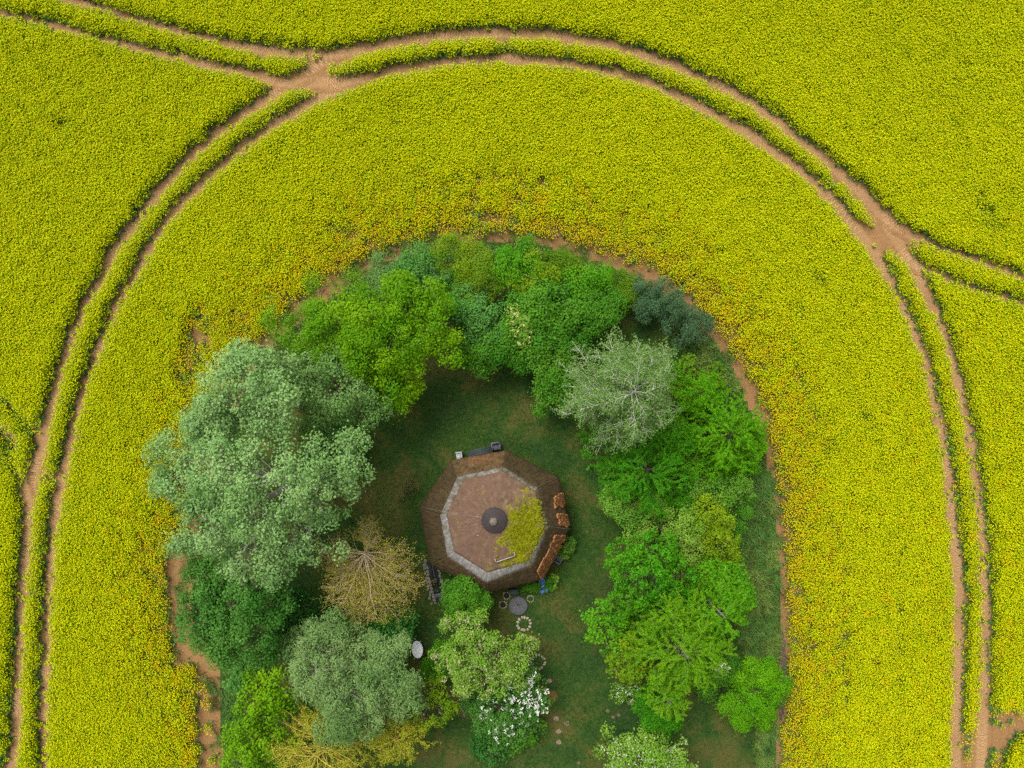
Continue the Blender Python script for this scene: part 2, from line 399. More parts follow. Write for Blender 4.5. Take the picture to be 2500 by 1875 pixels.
# ------------------------------------------------------------------ geometry-node scatter for what nobody could count
def scatter(name, protos, P, rot, scl, idx, label, cat):
    coll = bpy.data.collections.new(name + '_kinds')
    for i, o in enumerate(protos): coll.objects.link(o)
    me = bpy.data.meshes.new(name); me.vertices.add(len(P)); me.vertices.foreach_set('co', np.asarray(P, np.float32).ravel())
    for nm, ty, key, val in (('rot', 'FLOAT_VECTOR', 'vector', rot), ('scl', 'FLOAT_VECTOR', 'vector', scl), ('idx', 'INT', 'value', idx)):
        a = me.attributes.new(nm, ty, 'POINT'); a.data.foreach_set(key, np.ascontiguousarray(val, dtype=np.int32 if ty == 'INT' else np.float32).ravel())
    o = link(name, me)
    ng = bpy.data.node_groups.new(name, 'GeometryNodeTree')
    ng.interface.new_socket('Geometry', in_out='INPUT', socket_type='NodeSocketGeometry')
    ng.interface.new_socket('Geometry', in_out='OUTPUT', socket_type='NodeSocketGeometry')
    gi = ng.nodes.new('NodeGroupInput'); go = ng.nodes.new('NodeGroupOutput')
    ci = ng.nodes.new('GeometryNodeCollectionInfo'); ci.inputs['Collection'].default_value = coll
    ci.inputs['Separate Children'].default_value = True; ci.inputs['Reset Children'].default_value = True
    ip = ng.nodes.new('GeometryNodeInstanceOnPoints'); ip.inputs['Pick Instance'].default_value = True
    def na(nm, ty):
        x = ng.nodes.new('GeometryNodeInputNamedAttribute'); x.data_type = ty; x.inputs['Name'].default_value = nm
        return [s for s in x.outputs if s.enabled and s.name == 'Attribute'][0]
    L = ng.links.new
    L(gi.outputs[0], ip.inputs['Points']); L(ci.outputs[0], ip.inputs['Instance'])
    L(na('idx', 'INT'), ip.inputs['Instance Index']); L(na('rot', 'FLOAT_VECTOR'), ip.inputs['Rotation']); L(na('scl', 'FLOAT_VECTOR'), ip.inputs['Scale'])
    L(ip.outputs[0], go.inputs[0])
    md = o.modifiers.new('growth', 'NODES'); md.node_group = ng
    return tag(o, label, cat, kind='stuff')

# rapeseed plants -----------------------------------------------------------------
M_PETAL = leaf_mat('rape_petals', (0.69, 0.63, 0.0012), (0.55, 0.63, 0.0012), 0.25, rnd=True, spec=0.1, rough=0.7)
M_PETAL_OLD = leaf_mat('rape_petals_orange', (0.70, 0.48, 0.0015), (0.71, 0.60, 0.0015), 0.25, rnd=True, spec=0.1, rough=0.7)
M_RAPE = leaf_mat('rape_leaf_green', (0.22, 0.38, 0.003), (0.36, 0.48, 0.003), 0.45, rnd=True)
M_RAPE_BLUE = leaf_mat('rape_leaf_bluish', (0.035, 0.13, 0.035), (0.07, 0.19, 0.06), 0.2, rnd=True)

def rape_plant(k, heads, tall, spread, leaves_up, leaves_low, pet):
    r = np.random.default_rng(100 + k)
    Vs, Fs, mi, va = [], [], [], []; off = 0
    def add(V, F, m, v):
        nonlocal off
        Vs.append(V); Fs.append(F + off); off += len(V); mi.extend([m] * len(F)); va.extend(v)
    a = np.arange(heads) * 2.39996 + r.normal(size=heads) * .25 + r.random() * 6; rad = spread * np.sqrt((np.arange(heads) + r.random(heads)) / heads)
    hz = tall * (0.82 + 0.20 * r.random(heads))
    C = np.stack([np.cos(a) * rad, np.sin(a) * rad, hz], 1)
    # stems
    base = np.zeros((heads, 3)); base[:, :2] = C[:, :2] * 0.15
    V, F = tubes(bez(base, np.stack([C[:, 0] * .4, C[:, 1] * .4, C[:, 2] * .6], 1), C, 3), np.full((heads, 3), .006), 3); add(V, F, 1, r.random(len(F)))
    # racemes: a little dome of petals
    npet = 5
    th = r.random((heads, npet)) * 2 * math.pi; rr = np.sqrt(r.random((heads, npet)))
    sz = 0.030 * (0.55 + .9 * r.random((heads, 1)))
    D = np.stack([np.cos(th) * rr * sz, np.sin(th) * rr * sz, (1 - rr ** 2) * .05 - .015], -1)
    cc = (C[:, None] + D).reshape(-1, 3)
    N = np.stack([np.cos(th) * rr * .8, np.sin(th) * rr * .8, np.full_like(th, .9)], -1).reshape(-1, 3) + r.normal(size=(heads * npet, 3)) * .25
    V, F = leaf_quads(cc, N, .056, .047, r); add(V, F, 0, np.repeat(r.random(heads), npet))
    # unripe tips and upper leaves, light green
    n = leaves_up; a = r.random(n) * 6.283; rad = spread * 1.1 * np.sqrt(r.random(n))
    c2 = np.stack([np.cos(a) * rad, np.sin(a) * rad, tall * (.62 + .34 * r.random(n))], 1)
    V, F = leaf_quads(c2, r.normal(size=(n, 3)) * .6 + np.array([0, 0, .7]), .12, .038, r); add(V, F, 1, r.random(n))
    n = leaves_low; a = r.random(n) * 6.283; rad = spread * 1.15 * np.sqrt(r.random(n))
    c3 = np.stack([np.cos(a) * rad, np.sin(a) * rad, tall * (.08 + .45 * r.random(n))], 1)
    V, F = leaf_quads(c3, r.normal(size=(n, 3)) * .5 + np.array([0, 0, .9]), .22, .11, r); add(V, F, 2, r.random(n))
    me = make_mesh('rape_plant', np.concatenate(Vs), np.concatenate(Fs), [pet, M_RAPE, M_RAPE_BLUE], var=va, matidx=mi)
    return bpy.data.objects.new('rape_plant_%02d' % k, me)

PROTO = [rape_plant(0, 19, 1.0, .36, 40, 7, M_PETAL), rape_plant(1, 18, 1.01, .35, 42, 7, M_PETAL), rape_plant(2, 20, .99, .37, 38, 7, M_PETAL),
         rape_plant(3, 17, .98, .35, 42, 7, M_PETAL), rape_plant(4, 10, .93, .33, 42, 10, M_PETAL), rape_plant(5, 4, .62, .20, 14, 14, M_PETAL),
         rape_plant(6, 13, .90, .34, 16, 3, M_PETAL_OLD), rape_plant(7, 10, .84, .33, 12, 3, M_PETAL_OLD), rape_plant(8, 6, .55, .16, 10, 4, M_PETAL)]

def grow_crop():
    r = np.random.default_rng(5)
    step = 0.258
    gx = np.arange(-52, 52, step); gy = np.arange(-42, 42, step)
    X, Y = np.meshgrid(gx, gy, indexing='ij'); X[:, ::2] += step * .5; X = X.ravel() + r.uniform(-.32, .32, X.size) * step; Y = Y.ravel() + r.uniform(-.32, .32, Y.size) * step
    px, py = PX(X, Y); tx, ty = PX(X, Y, 0.95); mx, my = PX(X, Y, .5)
    rim = CROP_RIM
    keep = ~in_poly(px, py, rim)
    keep |= dist_line(px, py, rim)[0] < 4 + 5 * vnoise(X, Y, 1.3)
    edge = np.full(len(X), 1e9)
    jit = 3.0 * (vnoise(X, Y, .8) - .5) * 2
    for ln in TRACKS + [BR_L2, BR_C, BR_D]:
        for qx, qy in ((px, py), (mx, my), (tx, ty)):
            d, w = dist_line(qx, qy, ln)
            edge = np.minimum(edge, d - w * .50 + jit + (0 if qx is px else 4))
    low = (edge > -6) & (edge <= 2.0) & (r.random(len(X)) < .30) & keep
    keep &= (edge > 0.5) | low
    drim, _ = dist_line(px, py, rim)
    dens = np.ones(len(X)); kindv = r.random(len(X))
    near = np.clip(1 - drim / 190.0, 0, 1)
    top = np.clip((1000 - py) / 400, 0, 1); rightside = (px > 1700)
    nz = vnoise(X, Y, 2.6); nz2 = vnoise(X + 31, Y - 17, 5.5); nz3 = vnoise(X - 11, Y + 7, .9)
    thin = near * (.40 + .55 * nz) * (1 - .25 * (rightside))
    dens -= thin * .42
    dens -= np.clip(1 - drim / 30, 0, 1) * .30
    dens -= np.clip(nz3 - .80, 0, 1) * 2.2 * np.clip(nz2 * 2 - .6, 0, 1)
    for b in BARE:
        dens = np.where(in_poly(px + jit * 2, py + jit * 2, b), np.where(vnoise(X, Y, .9) > (.45 if b is BARE[1] else .62), .6, .04), dens)
    # gaps between drill passes
    for gap, gw, ga in (([(2184, 1280), (2184, 2000)], 5, .7), ([(2055, 1380), (2056, 1700)], 5, .6), ([(1930, 880), (1985, 1010), (2010, 1100)], 8, .5), ([(1840, 700), (1985, 800), (2080, 960), (2130, 1080)], 6, .35),
                        ([(1020, 470), (1180, 430), (1340, 450)], 14, .3), ([(1155, 530), (1260, 532)], 9, .55), ([(60, 265), (75, 268)], 8, .7), ([(150, 305), (180, 308)], 8, .9), ([(1225, 285), (1232, 288)], 7, .8),
                        ([(1590, 350), (1610, 360)], 6, .5), ([(430, 1350), (440, 1560)], 16, .6), ([(500, 1700), (500, 1880)], 14, .6)):
        d, _ = dist_line(px, py, gap); dens -= ga * np.clip(1.4 - d / gw, 0, 1)
    keep &= r.random(len(X)) < dens
    idx = np.select([kindv < .27, kindv < .52, kindv < .80], [0, 1, 2], 3)
    green = vnoise(X + 5, Y + 90, 3.0) * .5 + vnoise(X, Y, .7) * .5
    idx = np.where((green > .70) & (r.random(len(X)) < .35), 4, idx)
    idx = np.where(r.random(len(X)) < .20 * np.clip((1100 - px) / 800, 0, 1), 4, idx)  # extra leafy plants leftward imitate the dimmer light on that side
    # leafy, barely flowering plants along the wheel tracks and in the weak spots
    le = (edge < 9) & (r.random(len(X)) < .2); idx = np.where(le, 4, idx)
    le = (edge < 12) & (vnoise(X, Y, 1.4) > .66) & (r.random(len(X)) < .5); idx = np.where(le, 5, idx)
    spot, _ = dist_line(px, py, [(2370, 480), (2395, 530), (2420, 565)]); idx = np.where((spot < 22) & (r.random(len(X)) < .6), 5, idx)
    spot, _ = dist_line(px, py, [(1975, 670), (1990, 690)]); idx = np.where((spot < 14) & (r.random(len(X)) < .6), 5, idx)
    spot, _ = dist_line(px, py, [(-20, 940), (10, 990), (50, 1060), (20, 1120)]); idx = np.where((spot < 30) & (r.random(len(X)) < .45), 5, idx)
    spot, _ = dist_line(px, py, [(10, 1700), (20, 1780), (10, 1850)]); idx = np.where((spot < 24) & (r.random(len(X)) < .6), 5, idx)
    drift = vnoise(X * .6 + Y * .4 + 60, Y * .6 - X * .4, 6.0); idx = np.where((r.random(len(X)) < np.clip(drift - .55, 0, 1) * 1.1), np.where(r.random(len(X)) < .5, 4, 3), idx)
    old = r.random(len(X)) < np.maximum(near, .35 * np.clip((px - 1500) / 900, 0, 1) * np.clip((py - 500) / 900, 0, 1)); idx = np.where(old & (idx < 4), np.where(r.random(len(X)) < .5, 6, 7), idx)
    idx = np.where((near > .2) & (r.random(len(X)) < .035), 5, idx)
    for b in BARE: idx = np.where(in_poly(px, py, b), np.where(r.random(len(X)) < .5, 5, 7), idx)
    idx = np.where(low, 8, idx)
    P = np.stack([X, Y, np.zeros(len(X))], 1)[keep]; n = len(P)
    rot = np.stack([r.normal(size=n) * .05, r.normal(size=n) * .05, r.random(n) * 6.283], 1)
    sc = np.clip(r.normal(1, .07, n), .75, 1.25) * (0.94 + .12 * vnoise(P[:, 0], P[:, 1], 4.0)); fe = np.clip(edge[keep] / 10, 0, 1); scl = np.stack([sc, sc, sc * r.uniform(.96, 1.04, n) * (.66 + .34 * fe)], 1)
    scatter('rapeseed_crop', PROTO, P, rot, scl, idx[keep], 'yellow flowering rapeseed covering the field', 'rapeseed')
    return n
print('rape plants', grow_crop())

# grass --------------------------------------------------------------------------
def tuft(k, blades, hgt, spread, wid, m):
    r = np.random.default_rng(300 + k)
    a = r.random(blades) * 6.283; rad = spread * np.sqrt(r.random(blades))
    b = np.stack([np.cos(a) * rad, np.sin(a) * rad, np.zeros(blades)], 1)
    lean = unit(np.stack([r.normal(size=blades), r.normal(size=blades), np.zeros(blades)], 1)); side = np.stack([-lean[:, 1], lean[:, 0], lean[:, 2]], 1)
    h = hgt * (.5 + .7 * r.random(blades))[:, None]
    p1 = b + lean * h * .25 + np.array([0, 0, 1]) * h * .6; p2 = b + lean * h * .85 + np.array([0, 0, 1]) * h * .8
    V = np.stack([b - side * wid, b + side * wid, p1 + side * wid, p1 - side * wid, p2], 1).reshape(-1, 3)
    i = np.arange(blades) * 5
    F4 = np.stack([i, i + 1, i + 2, i + 3], 1); F3 = np.stack([i + 3, i + 2, i + 4], 1)
    v = r.random(blades)
    me = make_mesh('grass_tuft', V, [F4, F3], m, var=np.concatenate([v, v]))
    return bpy.data.objects.new('grass_tuft_%02d' % k, me)

M_GRASS = leaf_mat('lawn_blades_green', (0.010, 0.062, 0.009), (0.050, 0.125, 0.014), .25, rnd=True, spec=.1)
M_GRASS_LIGHT = leaf_mat('lawn_blades_light', (0.03, 0.10, 0.010), (0.085, 0.18, 0.018), .25, rnd=True, spec=.1)
M_GRASS_DRY = leaf_mat('lawn_blades_dry', (0.10, 0.095, 0.022), (0.17, 0.13, 0.045), .25, rnd=True, spec=.1)
M_MEADOW = leaf_mat('meadow_blades', (0.09, 0.19, 0.025), (0.22, 0.31, 0.07), .3, rnd=True, spec=.1)
M_MEADOW_BLUE = leaf_mat('meadow_blades_bluish', (0.06, 0.17, 0.025), (0.15, 0.28, 0.06), .3, rnd=True, spec=.1)

def pts_in(poly, step, seed):
    r = np.random.default_rng(seed); p = np.array([W(x, y)[:2] for x, y in poly]); lo, hi = p.min(0), p.max(0)
    lo[1] = max(lo[1], -40)
    X, Y = np.meshgrid(np.arange(lo[0], hi[0], step), np.arange(lo[1], hi[1], step), indexing='ij')
    X = X.ravel() + r.uniform(-.5, .5, X.size) * step; Y = Y.ravel() + r.uniform(-.5, .5, Y.size) * step
    k = in_poly(X, Y, p); return X[k], Y[k], r

MILL_C = W(1207, 1272)[:2]
X, Y, r = pts_in(GARDEN, 0.15, 21)
px, py = PX(X, Y)
k = np.hypot(X - MILL_C[0], Y - MILL_C[1]) > 4.7
k &= r.random(len(X)) < .35 + .6 * vnoise(X, Y, 1.1)
X, Y, px, py = X[k], Y[k], px[k], py[k]; n = len(X)
dry = vnoise(X + 40, Y, 2.2) * .7 + vnoise(X, Y + 23, .7) * .3 + .06 * r.normal(size=n)
idx = np.where(dry > .60, 2, np.where(r.random(n) < .15 + .7 * np.clip(vnoise(X, Y + 50, 1.6) * 1.6 - .4, 0, 1), 1, 0))
rot = np.stack([np.zeros(n), np.zeros(n), r.random(n) * 6.283], 1); s = r.uniform(.6, 1.25, n)
scatter('lawn_grass', [tuft(0, 10, .10, .11, .009, M_GRASS), tuft(1, 8, .13, .10, .010, M_GRASS_LIGHT), tuft(2, 9, .08, .11, .009, M_GRASS_DRY)],
        np.stack([X, Y, np.full(n, .02)], 1), rot, np.stack([s, s, s], 1), idx, 'short mottled grass of the garden lawn', 'grass')

MEADOW = [[(1790, 1180), (1850, 1120), (1880, 1160), (1893, 1290), (1900, 1400), (1902, 1640), (1880, 1660), (1830, 1640), (1790, 1500), (1780, 1300)],
          [(1842, 1770), (1895, 1750), (1892, 1880), (1890, 2020), (1838, 2020)],
          [(1000, 620), (1080, 600), (1180, 590), (1260, 590), (1340, 604), (1410, 626), (1475, 647), (1557, 677), (1540, 715), (1440, 690), (1330, 640), (1200, 625), (1060, 640)],
          [(1640, 740), (1703, 793), (1748, 846), (1790, 910), (1812, 965), (1750, 960), (1690, 900), (1640, 850), (1600, 780)],
          [(548, 1610), (590, 1640), (585, 1880), (580, 2020), (548, 2020)], [(840, 690), (915, 652), (960, 650), (930, 720), (870, 730)]]
XY = []
for i, pl in enumerate(MEADOW):
    X, Y, r = pts_in(pl, .19, 50 + i); XY.append(np.stack([X, Y], 1))
rimpoly = CROP_RIM + GARDEN[::-1]
X, Y, r = pts_in([(x * 1.0, y) for x, y in rimpoly], .16, 91)
k = (vnoise(X, Y, 1.1) * .6 + vnoise(X, Y, .35) * .4) > .56 + .12 * (PX(X, Y)[0] > 1500); XY.append(np.stack([X[k], Y[k]], 1))
XY = np.concatenate(XY); n = len(XY); X, Y = XY.T
k = r.random(n) < .35 + .7 * vnoise(X, Y, .9); X, Y = X[k], Y[k]; n = len(X)
rot = np.stack([np.zeros(n), np.zeros(n), r.random(n) * 6.283], 1); s = r.uniform(.5, 1.3, n)
px, py = PX(X, Y)
bl = (vnoise(X, Y, 1.8) > .5) | (px < 600)
scatter('meadow_grass', [tuft(10, 16, .55, .16, .014, M_MEADOW), tuft(11, 16, .45, .15, .013, M_MEADOW_BLUE), tuft(12, 9, .35, .14, .009, M_GRASS_DRY)],
        np.stack([X, Y, np.full(n, .02)], 1), rot, np.stack([s, s, s], 1), np.where(r.random(n) < np.where(in_poly(px, py, GARDEN), .12, .65), 2, np.where(bl, 1, 0)), 'tall rough grass between the trees and the bare soil', 'grass')

# ------------------------------------------------------------------ the mill
def c1(u, v): return 950 + u * .30139, 1030 + v * .30139     # enlarged view of the mill -> photograph pixels
EAVE = [(500, 310), (950, 232), (1382, 455), (1462, 868), (1226, 1280), (785, 1392), (335, 1157), (243, 692)]
RING = [(552, 442), (925, 362), (1215, 538), (1296, 842), (1165, 1160), (790, 1306), (468, 1088), (412, 752)]
UPPER = [(612, 466), (922, 400), (1186, 560), (1258, 850), (1122, 1125), (795, 1216), (530, 1052), (464, 740)]
Z_E, Z_R, Z_U, Z_C = 2.55, 4.15, 4.55, 5.35
pe = [W(*c1(*p), Z_E) for p in EAVE]; pr = [W(*c1(*p), Z_R) for p in RING]; pu = [W(*c1(*p), Z_U) for p in UPPER]
pc = W(*c1(852, 797), Z_C + .1)
mc = np.mean(pe, 0); mc[2] = 0

def thatch_mat():
    m, n, out = new_mat('mossy_brown_thatch')
    tc = node(n, 'ShaderNodeTexCoord').outputs['Object']
    uv = node(n, 'ShaderNodeUVMap').outputs[0]
    mp = node(n, 'ShaderNodeMapping'); mp.inputs['Scale'].default_value = (7, 1.0, 1); n.links.new(uv, mp.inputs[0])
    st = noise(n, 3.0, 5, .7, mp.outputs[0]); f1 = noise(n, .8, 5, .65, tc, .5); f2 = noise(n, 5, 5, .7, tc)
    c = ramp(n, f1, [(.32, (.024, .024, .008)), (.50, (.045, .032, .014)), (.68, (.078, .050, .025))])
    c = mixc(n, .55, c, ramp(n, st, [(.32, (.010, .008, .004)), (.72, (.125, .080, .042))]))
    c = mixc(n, ramp(n, f2, [(.50, (0, 0, 0)), (.72, (.55, .55, .55))]), c, (.055, .062, .013))
    a = node(n, 'ShaderNodeAttribute'); a.attribute_name = 'tile'
    br = node(n, 'ShaderNodeTexBrick'); br.inputs['Scale'].default_value = 1.0
    mp2 = node(n, 'ShaderNodeMapping'); mp2.inputs['Scale'].default_value = (16, 13, 1); n.links.new(uv, mp2.inputs[0]); n.links.new(mp2.outputs[0], br.inputs[0])
    br.inputs['Color1'].default_value = (.47, .17, .055, 1); br.inputs['Color2'].default_value = (.34, .125, .045, 1); br.inputs['Mortar'].default_value = (.12, .055, .025, 1)
    br.inputs['Mortar Size'].default_value = .05; br.inputs['Brick Width'].default_value = .9; br.inputs['Row Height'].default_value = .5
    tm = mathn(n, 'ADD', a.outputs['Fac'], mathn(n, 'MULTIPLY_ADD', f2, .7)); tm2 = tm
    fac = ramp(n, mathn(n, 'SUBTRACT', mathn(n, 'ADD', a.outputs['Fac'], mathn(n, 'MULTIPLY', f2, 1.6)), .8), [(.35, (0, 0, 0)), (.75, (1, 1, 1))])
    c = mixc(n, fac, c, mixc(n, ramp(n, noise(n, 9, 4, .7, tc), [(.5, (0, 0, 0)), (.75, (.7, .7, .7))]), br.outputs[0], (.10, .075, .025)))
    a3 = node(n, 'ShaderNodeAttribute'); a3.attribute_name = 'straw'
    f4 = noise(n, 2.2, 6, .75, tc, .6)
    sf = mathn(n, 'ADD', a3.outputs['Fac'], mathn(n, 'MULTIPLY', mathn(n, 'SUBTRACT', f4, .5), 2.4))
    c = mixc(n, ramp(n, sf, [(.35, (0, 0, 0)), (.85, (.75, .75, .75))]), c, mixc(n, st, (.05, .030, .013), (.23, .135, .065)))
    principled(n, out, c, .95, .1, mathn(n, 'ADD', st, f2), .8, .05)
    return m
M_THATCH = thatch_mat()

def grey_mat():
    m, n, out = new_mat('grey_weathered_ridge')
    tc = node(n, 'ShaderNodeTexCoord').outputs['Object']
    uv = node(n, 'ShaderNodeUVMap').outputs[0]
    mp = node(n, 'ShaderNodeMapping'); mp.inputs['Scale'].default_value = (6, .6, 1); n.links.new(uv, mp.inputs[0])
    st = noise(n, 2.5, 6, .75, mp.outputs[0]); f1 = noise(n, 1.9, 7, .78, tc, .5)
    c = ramp(n, st, [(.30, (.075, .068, .06)), (.52, (.19, .18, .165)), (.74, (.36, .345, .335))])
    a = node(n, 'ShaderNodeAttribute'); a.attribute_name = 'tile'
    c = mixc(n, ramp(n, mathn(n, 'ADD', mathn(n, 'MULTIPLY', mathn(n, 'SUBTRACT', f1, .5), 3.2), mathn(n, 'ADD', a.outputs['Fac'], .5)), [(.40, (0, 0, 0)), (.85, (.95, .95, .95))]), c, (.085, .066, .030))
    principled(n, out, c, .9, .15, st, .7, .03)
    return m
M_GREY = grey_mat()

def upper_mat():
    m, n, out = new_mat('mossy_felt_roof')
    tc = node(n, 'ShaderNodeTexCoord').outputs['Object']
    uv = node(n, 'ShaderNodeUVMap').outputs[0]
    mp = node(n, 'ShaderNodeMapping'); mp.inputs['Scale'].default_value = (46, 5.0, 1); n.links.new(uv, mp.inputs[0])
    st = noise(n, 1.0, 6, .75, mp.outputs[0]); f1 = noise(n, 1.1, 6, .72, tc, .7); f2 = noise(n, 7, 6, .78, tc); f3 = noise(n, 1.4, 6, .7, tc, .8)
    c = ramp(n, st, [(.28, (.060, .037, .024)), (.50, (.125, .079, .051)), (.72, (.215, .142, .096))])
    c = mixc(n, ramp(n, f1, [(.4, (0, 0, 0)), (.62, (.75, .75, .75))]), c, (.13, .074, .052))
    c = mixc(n, ramp(n, f2, [(.48, (0, 0, 0)), (.75, (.55, .55, .55))]), c, (.10, .06, .04))
    a = node(n, 'ShaderNodeAttribute'); a.attribute_name = 'tile'
    mo = mathn(n, 'ADD', a.outputs['Fac'], mathn(n, 'MULTIPLY', mathn(n, 'SUBTRACT', f3, .5), 2.6))
    mo = mathn(n, 'ADD', mo, mathn(n, 'MULTIPLY', mathn(n, 'SUBTRACT', f2, .5), 1.8))
    moss = ramp(n, f2, [(.3, (.09, .105, .002)), (.55, (.21, .205, .003)), (.8, (.36, .31, .02))])
    c = mixc(n, ramp(n, mo, [(.36, (0, 0, 0)), (.66, (1, 1, 1))]), c, moss)
    principled(n, out, c, .95, .1, mathn(n, 'ADD', st, f2), .6, .03)
    return m
M_UPPER = upper_mat()
M_BRICKWALL = plain_mat('mill_brick_wall', (.20, .085, .05), (.32, .15, .09), 14, .9)
M_DARKWOOD = plain_mat('dark_tarred_wood', (.010, .010, .012), (.03, .028, .028), 18, .8, .2, .4, .01)
M_CAP = plain_mat('dark_slate_cap', (.022, .017, .017), (.055, .043, .042), 10, .75, .25, .5, .02)
M_STONE = plain_mat('pale_mossy_stone', (.20, .185, .15), (.42, .39, .34), 8, .9, .2, .6, .02)
M_LEAD = plain_mat('grey_zinc', (.16, .17, .16), (.30, .31, .29), 5, .55, .4, .2, .01)
M_GLASS, n_, o_ = new_mat('dark_window_glass'); principled(n_, o_, (.02, .025, .03), .08, .5)
M_WHITE = plain_mat('white_paint', (.70, .72, .73), (.78, .79, .80), 2, .5, .3, .1, .01)

mill = tag(empty('mill', mc), 'eight-sided old mill with a mossy brown roof in the middle of the garden', 'mill')
def rel(V): return np.asarray(V, float) - mc

def panel(name, a0, a1, b0, b1, mat, nu, nv, amp, sag, thick, seed, tilefn=None, straw=0.0):
    """uneven quad roof panel: a = lower edge, b = upper edge; closed at the rim"""
    r = np.random.default_rng(seed)
    u, v = np.meshgrid(np.linspace(0, 1, nu), np.linspace(0, 1, nv), indexing='ij')
    lo = a0[None, None] * (1 - u[..., None]) + a1[None, None] * u[..., None]; hi = b0[None, None] * (1 - u[..., None]) + b1[None, None] * u[..., None]
    P = lo * (1 - v[..., None]) + hi * v[..., None]
    inner = (np.minimum(u, 1 - u) * 6).clip(0, 1)
    z = amp * (r.normal(size=u.shape) * .6 + vnoise(P[..., 0] * 2 + seed, P[..., 1] * 2, .5) - .5) * inner * (v < .98) + sag * np.sin(v * math.pi)
    z -= (v == 0) * .04
    P[..., 2] += z
    T = P.copy(); B = P.copy(); B[..., 2] -= thick
    idt = np.arange(nu * nv).reshape(nu, nv); idb = idt + nu * nv
    q = lambda m: np.stack([m[:-1, :-1], m[1:, :-1], m[1:, 1:], m[:-1, 1:]], -1).reshape(-1, 4)
    rim = np.concatenate([idt[:, 0], idt[-1, 1:], idt[-2::-1, -1], idt[0, -2:0:-1]]); rb = rim + nu * nv
    side = np.stack([rim, rb, np.roll(rb, -1), np.roll(rim, -1)], 1)
    V = np.concatenate([T.reshape(-1, 3), B.reshape(-1, 3)])
    uv = np.stack([u.ravel() * np.linalg.norm(a1 - a0) / 3, v.ravel()], 1); uv = np.concatenate([uv, uv])
    me = make_mesh(name, rel(V), [q(idt), q(idb)[:, ::-1], side], mat, uv=uv, smooth=True)
    t = np.zeros(nu * nv) if tilefn is None else tilefn(u.ravel(), v.ravel())
    at = me.attributes.new('tile', 'FLOAT', 'POINT'); at.data.foreach_set('value', np.concatenate([t, t]).astype(np.float32))
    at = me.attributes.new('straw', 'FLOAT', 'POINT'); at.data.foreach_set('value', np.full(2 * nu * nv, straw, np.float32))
    return link(name, me, mill)

def smooth01(x, a, b): return np.clip((x - a) / (b - a), 0, 1)
TILE = {0: lambda u, v: .42 * smooth01(u, .15, .3) * smooth01(1 - u, .05, .2) * smooth01(1 - v, .1, .5),
        2: lambda u, v: .3 * np.where((u > .28) & (u < .97), 1, 0) * np.where(v < .60, 1, 0) * (.62 + .25 * np.cos((u - .42) * 12)) * (u > .3) * smooth01(v, .02, .12) * smooth01(.62 - v, 0, .1),
        3: lambda u, v: .3 * smooth01(.66 - v, 0, .22) * smooth01(u, .12, .28),
        4: lambda u, v: .25 * smooth01(1 - u, .2, .9), 5: lambda u, v: .32 * smooth01(1 - u, .6, .95), 1: None, 6: None, 7: None}
for i in range(8):
    j = (i + 1) % 8
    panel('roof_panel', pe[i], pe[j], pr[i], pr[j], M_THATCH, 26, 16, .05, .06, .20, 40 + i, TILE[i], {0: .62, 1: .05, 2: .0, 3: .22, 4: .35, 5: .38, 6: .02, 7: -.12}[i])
    gr = {0: .10, 1: .20, 2: .35, 3: -.05, 4: -.35, 5: -.40, 6: -.10, 7: .10}[i]
    panel('ridge_band', pr[i] + np.array([0, 0, .006]), pr[j] + np.array([0, 0, .006]), pu[i], pu[j], M_GREY, 22, 5, .03, .02, .08, 60 + i, (lambda g: (lambda u, v: np.full(u.shape, g)))(gr))

# clay tiles left bare on the right-hand flanks: courses of small overlapping slabs
M_TILE = leaf_mat('bare_clay_tiles', (.15, .065, .025), (.40, .175, .065), .0, spec=.15, rough=.85)
def tiles(i, v0, v1, keepfn, seed):
    rg = np.random.default_rng(seed); j = (i + 1) % 8; a0, a1, b0, b1 = pe[i], pe[j], pr[i], pr[j]
    sl = np.linalg.norm((b0 + b1 - a0 - a1) / 2); Lw = np.linalg.norm(a1 - a0); parts = []; var = []
    P = lambda u, v: (a0 * (1 - u) + a1 * u) * (1 - v) + (b0 * (1 - u) + b1 * u) * v
    nrm = unit(np.cross(a1 - a0, b0 - a0)); nrm = nrm * np.sign(nrm[2])
    row = 0; v = v0
    while v < v1:
        w = .165; n = int(Lw / w)
        for k in range(n):
            u = (k + .5 * (row % 2)) / n
            if u > .985 or rg.random() > keepfn(u, v): continue
            c = P(u, v); eu = unit(P(min(u + .02, 1), v) - P(u - .02, v)); ev = unit(P(u, v + .03) - P(u, v)); up = nrm
            h = .085 + .06 * math.sin(v * math.pi) + rg.normal() * .008
            hw, hl = .074 + rg.normal() * .004, .10
            q = [c + eu * sx * hw + ev * sy * hl + up * (h + (.035 if sy < 0 else 0.0) + dz) for dz in (-.03, 0) for sx, sy in ((-1, -1), (1, -1), (1, 1), (-1, 1))]
            parts.append((np.array(q), np.array([(4, 5, 6, 7), (0, 1, 5, 4), (1, 2, 6, 5), (2, 3, 7, 6), (3, 0, 4, 7)], np.int32))); var += [float(np.clip(rg.normal(.5, .3), 0, 1))] * 5
        v += .135 / sl; row += 1
    if parts:
        V, F = merge(parts); tag(link('roof_tiles', make_mesh('roof_tiles', rel(V), F, M_TILE, var=var), mill), 'bare orange clay tiles on the roof flank', kind='stuff')
wob = lambda u, v, s_: .06 * (vnoise(np.array([u * 14 + s_]), np.array([v * 7]), 1.0)[0] - .5)
tiles(2, .05, .62, lambda u, v: (.93 if (.30 < u + wob(u, v, 3) < .55 or .70 < u + wob(u, v, 3) < .95) and v < .55 + wob(u, v, 9) else .0), 5)
